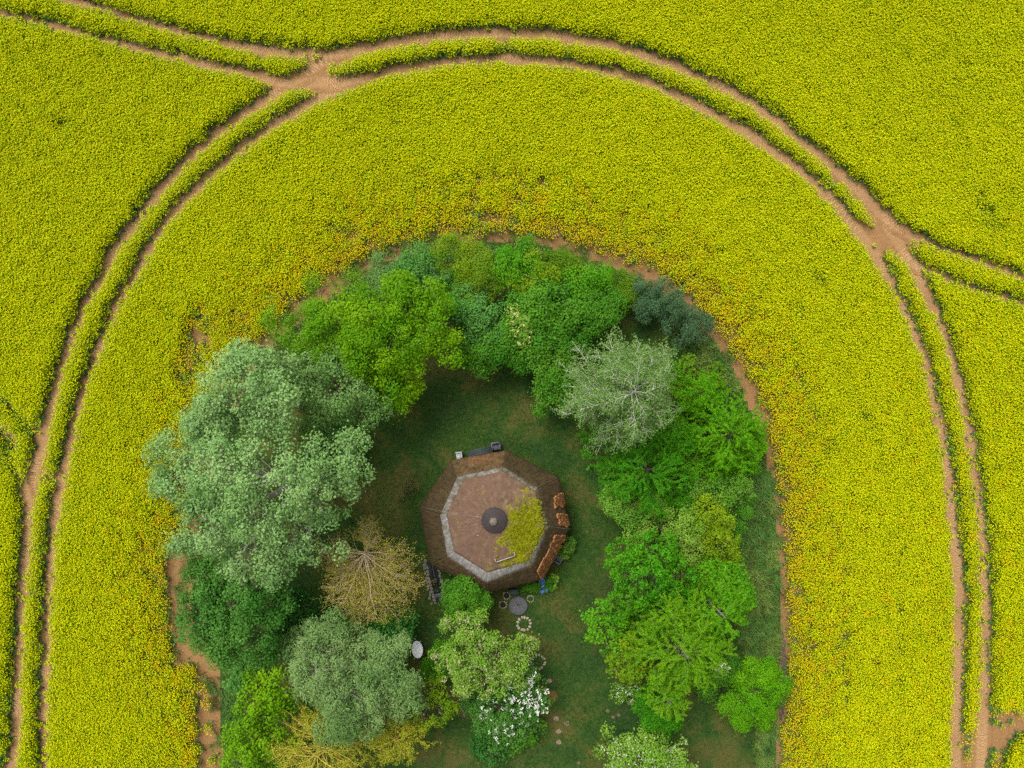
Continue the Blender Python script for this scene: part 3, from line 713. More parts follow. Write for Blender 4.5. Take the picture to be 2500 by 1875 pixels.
tiles(3, .03, .62, lambda u, v: (.95 if u > .14 + wob(u, v, 4) and v < .60 + wob(u, v, 6) else .0), 6)

# upper roof: a shallow eight-sided cone with an uneven surface
nr, ns = 22, 8 * 14
V, uv, tl = [], [], []
r = np.random.default_rng(77)
for a in range(nr):
    f = a / (nr - 1)
    for b in range(ns):
        i, t = divmod(b, 14); t /= 14; j = (i + 1) % 8
        e = pu[i] * (1 - t) + pu[j] * t; e = e + np.array([0, 0, .09])
        rc = .18
        d = (e - pc); e2 = pc + d * rc; e2[2] = Z_C
        p = e * (1 - f) + e2 * f
        p[2] += (.022 * r.normal() + .05 * math.sin(f * math.pi)) * (a > 0)
        if a == 0: p[2] -= .03
        V.append(p); uv.append((b / ns, f))
        q = PX(p[0], p[1], p[2]); uu, vv = (q[0] - 950) / .30139, (q[1] - 1030) / .30139
        ang = math.degrees(math.atan2(vv - 797, uu - 852)); rad = math.hypot(uu - 852, vv - 797)
        m_ = np.clip(1 - abs(ang - 20) / 92, 0, 1) * np.clip((rad - 60) / 110, 0, 1) * 1.02
        m_ = max(m_, .55 * np.clip(1 - abs(ang - 75) / 30, 0, 1) * np.clip((rad - 140) / 120, 0, 1))
        if 880 < uu < 960 and 1000 < vv < 1085: m_ *= .2
        tl.append(min(m_, 1.0))
V = np.array(V); idn = np.arange(nr * ns).reshape(nr, ns)
F = np.stack([idn[:-1], np.roll(idn[:-1], -1, 1), np.roll(idn[1:], -1, 1), idn[1:]], -1).reshape(-1, 4)
low = V[:ns].copy(); low[:, 2] -= .07; nV = len(V); V = np.concatenate([V, low])
ib = np.arange(ns) + nV; Fr = np.stack([ib, np.roll(ib, -1), np.roll(idn[0], -1), idn[0]], 1)
me = make_mesh('upper_roof', rel(V), [F, Fr], M_UPPER, uv=uv + uv[:ns], smooth=True)
at = me.attributes.new('tile', 'FLOAT', 'POINT'); at.data.foreach_set('value', np.array(tl + tl[:ns], np.float32))
tag(link('upper_roof', me, mill), 'shallow brown upper roof, half covered with yellow-green moss')
# moss cushions standing on the felt
M_MOSS = leaf_mat('moss_cushions', (.070, .088, .002), (.20, .195, .005), .0, spec=.05, rough=.9)
tlv = np.array(tl); cand = r.choice(nr * ns, 2600, p=np.clip(tlv[:nr * ns] - .35, 0.0004, 1) / np.clip(tlv[:nr * ns] - .35, 0.0004, 1).sum()); parts = []; mv = []
for q in cand:
    rad = abs(r.normal(.032, .018)) + .015; p = V[q] + np.array([r.normal() * .11, r.normal() * .11, -.005])
    Vd, Fd = lathe([(rad, 0), (rad * .85, rad * .28), (rad * .4, rad * .45), (.004, rad * .48)], 6, .12, r); parts.append((Vd + p, Fd)); mv += [float(np.clip(r.normal(.45, .25), 0, 1))] * len(Fd)
Vm, Fm = merge(parts); tag(link('moss', make_mesh('moss', rel(Vm), Fm, M_MOSS, var=mv), mill), 'yellow-green moss cushions on the upper roof', kind='stuff')
# cap, finial
Rc = 105 * .30139 * S * (H - Z_C) / H
V, F = lathe([(Rc * .96, -.22), (Rc, -.05), (Rc, .02), (Rc * .96, .05), (Rc * .5, .22), (Rc * .3, .29), (.02, .31)], 16)
tag(link('cap', make_mesh('cap', V + rel(pc), F, M_CAP), mill), 'round dark cap in the middle of the roof')
M_FINIAL = plain_mat('brown_grey_stone', (.085, .07, .05), (.19, .165, .13), 9, .9)
V, F = lathe([(.30, 0), (.31, .10), (.26, .22), (.16, .30), (.015, .33)], 6, .05, r)
link('finial', make_mesh('finial', V + rel(W(*c1(846, 808), Z_C + .35)) + np.array([0, 0, -.05]), F, M_FINIAL), mill)
# hatch: little dormer with pale edge boards
hc = W(*c1(945, 1105), 4.95)
hz = 4.83
for (u0, v0, u1, v1, nm, wd) in ((865, 1135, 1022, 1082, 'hatch_frame', .05), (865, 1135, 858, 1112, 'hatch_frame', .05), (1022, 1082, 1015, 1060, 'hatch_frame', .05)):
    a, b = W(*c1(u0, v0), hz + .12), W(*c1(u1, v1), hz + .14)
    cxy = (a + b) / 2; L = np.linalg.norm((b - a)[:2]); V, F = box(0, 0, 0, L + .04, wd, .22, math.atan2(b[1] - a[1], b[0] - a[0]))
    link(nm, make_mesh(nm, V + rel(cxy), F, M_STONE), mill)
a, b = W(*c1(862, 1122), hz + .1), W(*c1(1018, 1070), hz + .12); cxy = (a + b) / 2
V, F = box(0, 0, 0, np.linalg.norm((b - a)[:2]) - .03, .16, .14, math.atan2(b[1] - a[1], b[0] - a[0])); link('hatch_lid', make_mesh('hatch_lid', V + rel(cxy) - np.array([0, 0, .05]), F, M_UPPER), mill)
# lightning cable with its clamps
def cable(pts, rad, nm):
    P = np.array([pts]); V, F = tubes(P, np.full(P.shape[:2], rad), 5); link(nm, make_mesh(nm, rel(V), F, M_LEAD), mill)
cable([W(*c1(243, 690), Z_E + .08), W(*c1(330, 705), 3.35 + .16), W(*c1(412, 722), Z_R + .12), W(*c1(470, 735), Z_U + .17), W(*c1(620, 752), 4.98), W(*c1(745, 778), 5.42), W(*c1(846, 805), 5.78)], .008, 'lightning_cable')
cable([W(*c1(846, 805), 5.78), W(*c1(958, 812), 5.42), W(*c1(1120, 826), 4.96), W(*c1(1258, 838), Z_U + .15), W(*c1(1300, 846), Z_R + .12), W(*c1(1380, 858), 3.35 + .16), W(*c1(1462, 868), Z_E + .08)], .008, 'lightning_cable')
for u, v, z in ((522, 742, 4.72), (715, 768, 5.2), (1032, 826, 5.15), (1216, 840, 4.74), (718, 918, 5.12)):
    V, F = box(0, 0, 0, .18, .10, .12, -.1, .6); link('cable_clamp', make_mesh('cable_clamp', V + rel(W(*c1(u, v), z)), F, M_LEAD), mill)
a = W(*c1(960, 1262), 3.75)
V, F = box(0, 0, 0, .70, .30, .14, .12, .85); link('roof_hatch', make_mesh('roof_hatch', V + rel(W(*c1(970, 1268), 3.62)), F, M_THATCH), mill)
# walls with plinth, door and windows under the eaves
wl = [mc + (p - np.array([0, 0, p[2]]) - mc) * .90 for p in pe]
for i in range(8):
    j = (i + 1) % 8; a, b = wl[i], wl[j]
    Vb = np.array([a, b, b * np.array([1, 1, 0]) + np.array([0, 0, 2.75]), a * np.array([1, 1, 0]) + np.array([0, 0, 2.75])])
    inn = Vb.copy(); inn[:, :2] = mc[:2] + (Vb[:, :2] - mc[:2]) * .93
    V = np.concatenate([Vb, inn]); F = np.array([(0, 1, 2, 3), (5, 4, 7, 6), (3, 2, 6, 7), (1, 0, 4, 5)], np.int32)[:, ::-1]
    w = link('wall', make_mesh('wall', rel(V), F, M_BRICKWALL), mill)
    mid = (a + b) / 2; d = unit(b - a); ang = math.atan2(d[1], d[0]); out_ = unit(mid - mc)
    if i == 4:
        V, F = box(0, 0, 0, 1.1, .10, 2.0, ang); door = link('door', make_mesh('door', V + rel(mid + out_ * .02) + np.array([0, 0, 1.0]), F, M_DARKWOOD), mill)
    else:
        V, F = box(0, 0, 0, .8, .06, .9, ang); wi = link('window', make_mesh('window', V + rel(mid + out_ * .02) + np.array([0, 0, 1.45]), F, M_GLASS), mill)
        for sx in (-.42, .42):
            V, F = box(0, 0, 0, .07, .09, 1.0, ang); link('frame', make_mesh('frame', V + rel(mid + d * sx + out_ * .03) + np.array([0, 0, 1.45]), F, M_WHITE), wi)
V, F = box(0, 0, 0, .01, .01, .01)

# ------------------------------------------------------------------ trees
M_BARK = plain_mat('grey_brown_bark', (.06, .046, .032), (.14, .11, .08), 9, .9)
M_BARK_LARCH = plain_mat('grey_larch_bark', (.20, .18, .15), (.34, .31, .27), 6, .85)
M_BARK_PALE = plain_mat('pale_birch_bark', (.36, .33, .29), (.62, .58, .53), 6, .8)
M_BARK_YELLOW = plain_mat('yellow_willow_twigs', (.32, .26, .03), (.52, .42, .07), 5, .8)
M_BARK_TAN = plain_mat('tan_willow_bark', (.36, .27, .15), (.54, .43, .28), 5, .85)
PAL = {}
def leaves(key, c1, c2, trans=.3, spec=.12, rough=.6):
    if key not in PAL: PAL[key] = leaf_mat('leaf_' + key, c1, c2, trans, spec=spec, rough=rough)
    return PAL[key]
leaves('poplar', (.075, .21, .030), (.265, .43, .13), .25, .35, .5)
leaves('poplar_shade', (.07, .19, .025), (.21, .36, .10), .3)  # duller grey-green leaf of the smaller poplar
leaves('maple', (.065, .24, .002), (.23, .43, .003), .4)
leaves('maple_left', (.085, .28, .003), (.18, .37, .006), .4)
leaves('bright', (.040, .24, .003), (.16, .40, .010), .4)
leaves('mid', (.022, .145, .005), (.12, .31, .018), .35)
leaves('dark', (.015, .105, .012), (.055, .21, .025), .3)
leaves('deep', (.018, .13, .008), (.13, .30, .045), .3)
leaves('bluish', (.045, .19, .022), (.14, .33, .06), .3)
leaves('greygreen', (.085, .21, .040), (.19, .34, .085), .3)
leaves('teal', (.035, .10, .036), (.12, .21, .085), .25)
leaves('birch', (.09, .22, .03), (.21, .35, .085), .35)
leaves('willow', (.095, .21, .045), (.25, .38, .12), .3)
leaves('yellowgreen', (.13, .28, .004), (.26, .38, .008), .4)
leaves('olive', (.07, .19, .004), (.17, .29, .010), .35)
leaves('larch', (.055, .26, .002), (.18, .44, .005), .4)
leaves('larch_dark', (.022, .19, .003), (.11, .36, .008), .4)
leaves('larch_yellow', (.075, .26, .002), (.21, .42, .005), .4)
leaves('ochre', (.22, .205, .005), (.37, .335, .012), .3)
leaves('twigleaf', (.22, .30, .006), (.42, .45, .02), .35)
leaves('apple', (.13, .31, .018), (.29, .45, .06), .4)
leaves('paleleaf', (.085, .25, .014), (.21, .40, .045), .35)
leaves('brownish', (.08, .10, .02), (.15, .13, .04), .3)
leaves('white', (.62, .62, .52), (.82, .82, .74), .2)
leaves('cream', (.40, .46, .14), (.58, .60, .26), .2)
leaves('pinkish', (.55, .36, .34), (.70, .55, .48), .2)
leaves('pink', (.35, .10, .28), (.50, .2, .42), .2)
leaves('blue', (.06, .12, .60), (.12, .22, .8), .2)

SEED = [1000]
def lobe_tree(name, label, cat, lobes, leaf, group=None, bark=None, leaf_l=.17, leaf_w=.12, clump=.62, dens=1.0, fill=1.0, flat=.75, trunk=.22, base=None, blossoms=None, up=.75, twig=.02, stems=1, hollow=.0):
    """lobes: (px, py, r_px, z): broad-leaved tree or shrub. Limbs run from the trunk to every lobe, boughs to every leaf clump."""
    SEED[0] += 1; r = np.random.default_rng(SEED[0])
    bark = bark or M_BARK
    Ls = [(W(x, y, z), rp * S * (H - z) / H) for x, y, rp, z in lobes]
    cs = np.array([l[0] for l in Ls]); rs = np.array([l[1] for l in Ls])
    if base is None:
        b = (cs * (rs ** 2)[:, None]).sum(0) / (rs ** 2).sum()
    else: b = W(*base)
    b = np.array([b[0], b[1], 0.0])
    root = tag(empty(name, b), label, cat, group)
    ztop = cs[:, 2].max()
    tubesl = []; CV, CF, var = [], [], []
    fork = b + np.array([0, 0, max(.12, .34 * ztop)])
    if stems == 1:
        P = bez(b[None], (b + fork)[None] / 2 + r.normal(size=(1, 3)) * .06, fork[None] + r.normal(size=(1, 3)) * .03, 5)
        tubesl.append(tubes(P, np.linspace(trunk, trunk * .72, 5)[None], 8))
    k = len(Ls)
    st = np.repeat(fork[None], k, 0) if stems == 1 else np.repeat(b[None], k, 0) + r.normal(size=(k, 3)) * np.array([.15, .15, 0])
    endp = cs + np.array([0, 0, 1]) * (rs * .15)[:, None]
    ctrl = st * .5 + endp * .5 + np.array([0, 0, .25]) * np.linalg.norm(endp - st, axis=1, keepdims=True) + r.normal(size=(k, 3)) * .15
    limb = bez(st, ctrl, endp, 7); rr = trunk * (.62 if stems == 1 else .5)
    tubesl.append(tubes(limb, rr * np.linspace(1, .22, 7)[None] * np.clip(rs / rs.max(), .45, 1)[:, None], 6))
    Cc, Nc, Wc, Br0 = [], [], [], []
    for li, (c, R) in enumerate(Ls):
        n = max(5, int(3.3 * fill * (R / clump) ** 2 + 4))
        d = r.normal(size=(n * 3, 3)); d = unit(d); d = d[d[:, 2] > -.45][:n]
        rad = R * np.where(r.random(len(d)) < .8, r.uniform(.66, 1.12, len(d)), r.uniform(.25, .7, len(d)))
        q = c + d * rad[:, None] * np.array([1, 1, flat])
        q[:, 2] = np.maximum(q[:, 2], .15)
        if hollow > 0:
            q = q[vnoise(q[:, 0] * 1.0 + li * 7, q[:, 1], 1.2) > hollow]
            if not len(q): continue
        Cc.append(q); Nc.append(np.repeat(c[None], len(q), 0)); Wc.append(np.clip(r.normal(.98, .34, len(q)), .4, 1.7))
        t = r.integers(3, 7, len(q)); Br0.append(limb[li][t])
    Q = np.concatenate(Cc); O = np.concatenate(Nc); ws = np.concatenate(Wc); B0 = np.concatenate(Br0)
    mid = (B0 + Q) / 2 + r.normal(size=Q.shape) * .12
    tubesl.append(tubes(bez(B0, mid, Q, 4), twig * np.linspace(1, .3, 4)[None] * np.ones((len(Q), 1)), 3))
    # twigs inside every clump, fanning out
    nt_ = 3
    tw = unit(np.repeat(unit(Q - O), nt_, 0) * .8 + r.normal(size=(len(Q) * nt_, 3)) * .6) * (clump * .75)
    a = np.repeat(Q, nt_, 0); tubesl.append(tubes(np.stack([a, a + tw * .5 + r.normal(size=tw.shape) * .03, a + tw], 1), np.array([[.012, .008, .004]]) * np.ones((len(a), 1)), 3))
    per = np.maximum(6, (95 * dens * (ws * clump / .62) ** 2 * (.17 * .12) / (leaf_l * leaf_w))).astype(int)
    ci = np.repeat(np.arange(len(Q)), per); n = len(ci)
    d = unit(r.normal(size=(n, 3)) + unit(Q - O)[ci] * .55)
    rad = (clump * ws[ci]) * np.power(r.random(n), .42) * np.where(r.random(n) < .14, r.uniform(1.1, 1.65, n), 1.0)
    C = Q[ci] + d * rad[:, None] * np.array([1, 1, .72])
    C[:, 2] = np.maximum(C[:, 2], .04)
    N = d * .75 + np.array([0, 0, up]) + r.normal(size=(n, 3)) * .42
    s = np.clip(r.normal(1, .22, n), .5, 1.6)
    V, F = leaf_quads(C, N, leaf_l * s, leaf_w * s, r)
    cv = r.random(len(Q)); lf = vnoise(C[:, 0] + SEED[0] * 3.1, C[:, 1], 1.6); vv = np.clip(.35 * cv[ci] + .35 * r.random(n) + .55 * lf - .12, 0, 1)
    tV, tF = merge(tubesl)
    link('trunk', make_mesh('trunk', tV - b, tF, bark, smooth=True), root)
    tag(link('crown', make_mesh('crown', V - b, F, PAL[leaf], var=vv), root), kind='stuff')
    if blossoms:
        key, share, num, size, where = blossoms
        sel = np.arange(len(Q))
        if where:
            qx, qy = PX(Q[:, 0], Q[:, 1], Q[:, 2]); m = np.zeros(len(Q), bool)
            for wx, wy, wr in where: m |= np.hypot(qx - wx, qy - wy) < wr
            sel = sel[m]
        up_ = sel[(Q[sel, 2] > O[sel, 2] - .1)]
        nb = int(len(up_) * num)
        if nb:
            ci2 = r.choice(up_, nb); d = unit(r.normal(size=(nb, 3)) + np.array([0, 0, 1.2])); cen = Q[ci2] + d * (clump * ws[ci2])[:, None] * np.array([1, 1, .78])
            kf = 7; off = r.normal(size=(nb, kf, 3)) * size * .45; off[..., 2] = np.abs(off[..., 2]) * .5
            cc = (cen[:, None] + off).reshape(-1, 3); N2 = r.normal(size=cc.shape) * .35 + np.array([0, 0, 1])
            V, F = leaf_quads(cc, N2, size * .7, size * .6, r)
            tag(link('blossoms', make_mesh('blossoms', V - b, F, PAL[key], var=np.repeat(r.random(nb), kf)), root), kind='stuff')
    return root

def branch_tree(name, label, cat, top, h, rpx, leaf, bark, group=None, nprim=46, nsec=9, droop=.5, rise=.55, leaf_l=.12, leaf_w=.06, per_m=26, spread=.09, trunk=.16, bt=.035, lo=.22, shape=1.0, az=None, sec_len=.42, tert=0, hang=0.0, lean=(0, 0), prim_leaf=True, up=.8, lenf=None):
    """tree built of boughs radiating from the trunk, side shoots and leaves along them. top: photograph pixel of its tip"""
    SEED[0] += 1; r = np.random.default_rng(SEED[0])
    tp = W(*top, h); b = np.array([tp[0] - lean[0], tp[1] - lean[1], 0.0])
    R = rpx * S * (H - h * .6) / H
    root = tag(empty(name, b), label, cat, group)
    tl = []
    P = bez(b[None], (b + tp)[None] / 2 + r.normal(size=(1, 3)) * .15, tp[None], 10); tl.append(tubes(P, np.linspace(trunk, .02, 10)[None], 8))
    t = lo + (1 - lo) * np.sort(r.random(nprim)) ** .85
    A = np.arange(nprim) * 2.39996 + r.normal(size=nprim) * .25
    if az is not None: A = az(r, nprim)
    L = (1 if lenf is None else lenf(A)) * R * np.power(np.clip(1.12 - t, .05, 1) / (1.12 - lo), .75 * shape) * r.uniform(.72, 1.08, nprim)
    start = np.stack([np.interp(t, np.linspace(0, 1, 10), P[0][:, k]) for k in range(3)], 1)
    kk = 9; s = np.linspace(0, 1, kk)
    dirs = np.stack([np.cos(A), np.sin(A), np.zeros(nprim)], 1); nrm = np.stack([-dirs[:, 1], dirs[:, 0], dirs[:, 2]], 1)
    wig = r.normal(size=(nprim, 1)) * .12
    B = start[:, None] + dirs[:, None] * (L[:, None] * s)[..., None] + nrm[:, None] * (wig * L[:, None] * s ** 2)[..., None]
    ztm = (rise * s[None] - droop * s[None] ** 2) * L[:, None]
    B[..., 2] += ztm; B[..., 2] = np.maximum(B[..., 2], .25)
    B[:, 1:] += np.cumsum(r.normal(size=(nprim, kk - 1, 3)) * .05, 1)
    tl.append(tubes(B, bt * (np.clip(L / R, .35, 1))[:, None] * np.linspace(1, .18, kk)[None], 4))
    # side shoots
    pi = np.repeat(np.arange(nprim), nsec); n2 = len(pi)
    ss = r.uniform(.15, .98, n2); side = np.where(r.random(n2) < .5, -1, 1)
    x = ss * (kk - 1); i0 = np.clip(x.astype(int), 0, kk - 2); f = (x - i0)[:, None]
    p0 = B[pi, i0] * (1 - f) + B[pi, i0 + 1] * f; tan = unit(B[pi, i0 + 1] - B[pi, i0])
    sd = np.stack([-tan[:, 1], tan[:, 0], np.zeros(n2)], 1)
    ang = r.uniform(.5, 1.15, n2)[:, None]
    d2 = unit(tan * np.cos(ang) + sd * side[:, None] * np.sin(ang) + np.array([0, 0, 1]) * r.normal(.08, .2, n2)[:, None])
    l2 = L[pi] * sec_len * (1.05 - .75 * ss) * r.uniform(.6, 1.15, n2) + .18
    k2 = 5; s2 = np.linspace(0, 1, k2)
    B2 = p0[:, None] + d2[:, None] * (l2[:, None] * s2)[..., None]; B2[..., 2] += -(hang + droop * .3) * (l2[:, None] * s2[None] ** 2)
    B2[:, 1:] += r.normal(size=(n2, k2 - 1, 3)) * .025
    B2[..., 2] = np.maximum(B2[..., 2], .2)
    tl.append(tubes(B2, bt * .38 * np.linspace(1, .25, k2)[None] * np.ones((n2, 1)), 3))
    paths = [(B2, l2)]
    if prim_leaf: paths.append((B[:, 1:], L * .87))
    if tert:
        pj = np.repeat(np.arange(n2), tert); n3 = len(pj); s3 = r.integers(1, k2, n3)
        q0 = B2[pj, s3]; d3 = unit(d2[pj] * .7 + r.normal(size=(n3, 3)) * .6); l3 = l2[pj] * r.uniform(.25, .55, n3)
        B3 = q0[:, None] + d3[:, None] * (l3[:, None] * np.linspace(0, 1, 3))[..., None]; B3[..., 2] -= hang * l3[:, None] * np.linspace(0, 1, 3)[None] ** 2
        tl.append(tubes(B3, bt * .2 * np.linspace(1, .4, 3)[None] * np.ones((n3, 1)), 3)); paths.append((B3, l3))
    CC, TT, vv = [], [], []
    for Bp, lp in paths:
        kq = Bp.shape[1]; per = np.maximum(1, (lp * per_m).astype(int)); ci = np.repeat(np.arange(len(Bp)), per); m = len(ci)
        x = r.random(m) ** .8 * (kq - 1); i0 = np.clip(x.astype(int), 0, kq - 2); f = (x - i0)[:, None]
        c = Bp[ci, i0] * (1 - f) + Bp[ci, i0 + 1] * f + r.normal(size=(m, 3)) * spread
        c[:, 2] -= np.abs(r.normal(size=m)) * hang * .35
        CC.append(c); TT.append(unit(Bp[ci, i0 + 1] - Bp[ci, i0]) + r.normal(size=(m, 3)) * .7); vv.append(.5 * r.random(len(Bp))[ci] + .5 * r.random(m))
    C = np.concatenate(CC); T = np.concatenate(TT); n = len(C); C[:, 2] = np.maximum(C[:, 2], .05)
    sz = np.clip(r.normal(1, .2, n), .5, 1.5)
    V, F = leaf_quads(C, r.normal(size=(n, 3)) * .5 + np.array([0, 0, up]), leaf_l * sz, leaf_w * sz, r, T)
    tV, tF = merge(tl)
    link('trunk', make_mesh('trunk', tV - b, tF, bark, smooth=True), root)
    tag(link('crown', make_mesh('crown', V - b, F, PAL[leaf], var=np.concatenate(vv)), root), kind='stuff')
    return root

exec_order = []
# --- the pale poplars at the left
c3 = lambda u, v, r, z: (380 + u * .3496, 820 + v * .3496, r * .3496, z)
lobe_tree('poplar_tree', 'largest pale silver-green poplar, left of the mill', 'tree',
          [c3(900, 1010, 300, 12), c3(480, 960, 230, 11), c3(210, 850, 190, 9), c3(260, 1060, 200, 9), c3(1340, 900, 200, 10.5), c3(1180, 1090, 190, 10), c3(400, 1290, 200, 10), c3(700, 1220, 190, 12),
           c3(1090, 1370, 210, 9.5), c3(640, 1470, 230, 9), c3(770, 1580, 150, 8.5), c3(925, 1560, 90, 7.5), c3(240, 1440, 95, 8), c3(140, 1010, 120, 8)],
          'poplar', bark=M_BARK_LARCH, leaf_l=.145, leaf_w=.11, clump=.66, dens=.95, fill=.80, trunk=.42, twig=.03, base=(790, 1150), hollow=.20)
lobe_tree('poplar_tree', 'pale silver-green poplar at the field edge, above the largest poplar', 'tree',
          [c3(640, 270, 180, 11), c3(490, 430, 190, 11), c3(760, 420, 190, 12), c3(860, 210, 80, 9), c3(560, 165, 95, 9), c3(600, 600, 220, 9.5), c3(860, 520, 110, 10), c3(820, 680, 110, 8), c3(390, 590, 140, 9), c3(310, 710, 130, 8)],
          'poplar', bark=M_BARK_LARCH, leaf_l=.145, leaf_w=.11, clump=.66, dens=.95, fill=.80, trunk=.34, twig=.03, base=(735, 985), hollow=.20)
lobe_tree('poplar_tree', 'smaller grey-green poplar between the big poplars and the bright maples', 'tree',
          [c3(1250, 430, 190, 7.5), c3(1190, 230, 150, 6.5), c3(1440, 490, 110, 6.5), c3(1120, 600, 110, 6), c3(1010, 280, 130, 5.5)],
          'poplar_shade', leaf_l=.14, leaf_w=.10, clump=.60, fill=.85, trunk=.2, twig=.025, hollow=.12)
lobe_tree('low_shrub', 'dim green shrub in the gap of the big poplar crowns', 'shrub', [c3(1290, 720, 150, 2.6), c3(1170, 830, 90, 2.0)], 'dark', leaf_l=.14, leaf_w=.10, clump=.5, stems=3, trunk=.07)
# --- bright maples
c5 = lambda u, v, r, z: (600 + u * .3014, 560 + v * .3014, r * .3014, z)
lobe_tree('maple_tree', 'broad bright yellow-green maple beside the smaller poplar', 'tree',
          [c5(980, 950, 190, 7), c5(700, 720, 190, 6.5), c5(930, 720, 180, 7.5), c5(1200, 880, 190, 7), c5(720, 880, 170, 6), c5(1260, 1010, 140, 6), c5(930, 1080, 150, 6)], 'maple', clump=.58, leaf_l=.13, leaf_w=.10, trunk=.26, hollow=.14)
lobe_tree('maple_tree', 'bright green maple reaching over the top of the lawn', 'tree',
          [c5(1290, 610, 170, 7.5), c5(1210, 500, 140, 7), c5(1480, 560, 150, 7), c5(1600, 770, 140, 7), c5(1500, 890, 130, 6.5), c5(1630, 970, 110, 6)], 'maple', clump=.58, leaf_l=.13, leaf_w=.10, trunk=.22, hollow=.14)
lobe_tree('maple_tree', 'low yellow-green maple at the lawn corner', 'tree',
          [c5(1150, 1250, 160, 5.5), c5(1070, 1150, 130, 5.5), c5(1240, 1360, 120, 4.5), c5(1340, 1270, 80, 4.2)], 'maple', clump=.5, leaf_l=.15, leaf_w=.12, trunk=.16)
lobe_tree('maple_tree', 'thin bright green tree leaning over the rapeseed', 'tree',
          [c5(650, 490, 165, 4.2), c5(250, 700, 135, 3.4), c5(430, 850, 170, 4), c5(290, 880, 120, 3), c5(560, 920, 150, 4.6), c5(850, 460, 90, 3.8), c5(500, 640, 90, 3.6)], 'maple_left', clump=.60, leaf_l=.13, leaf_w=.08, dens=.38, fill=.75, trunk=.14, hollow=.30)
# --- hedge along the top of the garden
HG = 'hedge shrubs along the top of the garden'
c6 = lambda u, v, r, z: (1150 + u * .3254, 560 + v * .3254, r * .3254, z)
def hedge(lobes, leaf, label, **kw):
    a = dict(clump=.55, leaf_l=.13, leaf_w=.09, stems=4, trunk=.07, flat=.5); a.update(kw)
    return lobe_tree('hedge_shrub', label, 'shrub', lobes, leaf, group=HG, **a)
hedge([c5(1180, 300, 110, 2.5), c5(1100, 420, 110, 2.4), c5(1070, 520, 100, 2.2)], 'greygreen', 'grey-green shrub at the left end of the hedge', leaf_l=.15, leaf_w=.05)
hedge([c5(1400, 250, 120, 3), c5(1540, 330, 140, 3.3), c5(1400, 370, 120, 3)], 'bluish', 'bluish green hedge shrub next to the grey-green one')
hedge([c5(1680, 210, 130, 3.4), c5(1850, 240, 140, 3.7)], 'yellowgreen', 'yellow-green hedge shrub topmost against the field', leaf_l=.14, leaf_w=.045)
hedge([c5(1900, 420, 150, 3.8), c5(1800, 500, 110, 3.4)], 'olive', 'olive hedge shrub below the topmost yellow-green one', leaf_l=.14, leaf_w=.045)
hedge([c5(1650, 470, 120, 2.8), c5(1640, 560, 90, 2.6)], 'mid', 'dark green hedge shrub behind the lawn maple')
hedge([c5(1720, 620, 95, 3.8)], 'bright', 'small bright green hedge shrub right of the lawn maple')
hedge([c6(80, 640, 140, 3.8), c6(130, 780, 120, 3.8), c6(-10, 520, 120, 3.5)], 'bluish', 'blue-green shrub in the middle of the hedge')
hedge([c6(150, 890, 140, 3.6), c6(40, 950, 120, 3.2), c6(310, 900, 130, 3.6)], 'mid', 'green hedge shrub bordering the top of the lawn', dens=1.1)
hedge([c6(380, 210, 130, 3.8), c6(270, 270, 110, 3.8)], 'bright', 'vivid green hedge shrub near the bare soil')
hedge([c6(470, 340, 130, 3.8), c6(560, 400, 90, 3.4)], 'yellowgreen', 'yellow-green hedge shrub right of the vivid green one')
hedge([c6(900, 370, 110, 3.4), c6(880, 480, 100, 3.4)], 'bright', 'vivid green hedge shrub towards the teal bushes')
hedge([c6(750, 300, 110, 2.6), c6(640, 250, 80, 2.2)], 'olive', 'olive hedge shrub between two vivid green ones', leaf_w=.05)
hedge([c6(720, 440, 100, 2.8), c6(620, 470, 90, 2.8)], 'dark', 'dark green hedge shrub in the hedge hollow')
hedge([c6(1120, 390, 110, 1.7), c6(1190, 490, 100, 1.8), c6(1030, 470, 90, 2.0)], 'olive', 'low olive brown shrub beside the teal bushes', dens=.8, leaf_w=.05)
hedge([c6(500, 560, 150, 4.6), c6(420, 690, 140, 4.8), c6(640, 600, 140, 4.4), c6(560, 790, 140, 4.6), c6(740, 690, 130, 4.4), c6(400, 850, 100, 4)], 'mid', 'broad mid-green shrub filling the hedge centre', clump=.55, leaf_l=.16, leaf_w=.12)
hedge([c6(370, 730, 70, 5.2), c6(330, 640, 50, 5.0), c6(430, 790, 60, 5.0)], 'apple', 'elder shrub with cream blossom in the hedge', blossoms=('cream', 1, 1.3, .10, None), clump=.4)
hedge([c6(600, 900, 130, 4.4), c6(560, 1020, 120, 4), c6(630, 1180, 140, 3.8), c6(510, 1290, 75, 2.8), c6(740, 850, 100, 4.2)], 'mid', 'green shrub between the hedge and the birch', clump=.52)
hedge([c6(1080, 600, 110, 3.8), c6(940, 610, 110, 4), c6(860, 700, 90, 4)], 'mid', 'small green shrub above the birch')
TG = 'teal bushes beside the bare soil'
for lb, ls in (('teal grey bush nearest the hedge', [c6(1300, 450, 95, 2.1), c6(1330, 590, 100, 2.1)]), ('large teal grey bush in the middle of its row', [c6(1450, 560, 125, 2.4), c6(1560, 640, 115, 2.4)]),
               ('teal grey bush farthest from the hedge', [c6(1690, 730, 105, 2.0), c6(1600, 770, 80, 1.8)])):
    lobe_tree('teal_bush', lb, 'bush', ls, 'teal', group=TG, leaf_l=.17, leaf_w=.04, clump=.45, stems=4, trunk=.06, dens=1.15)
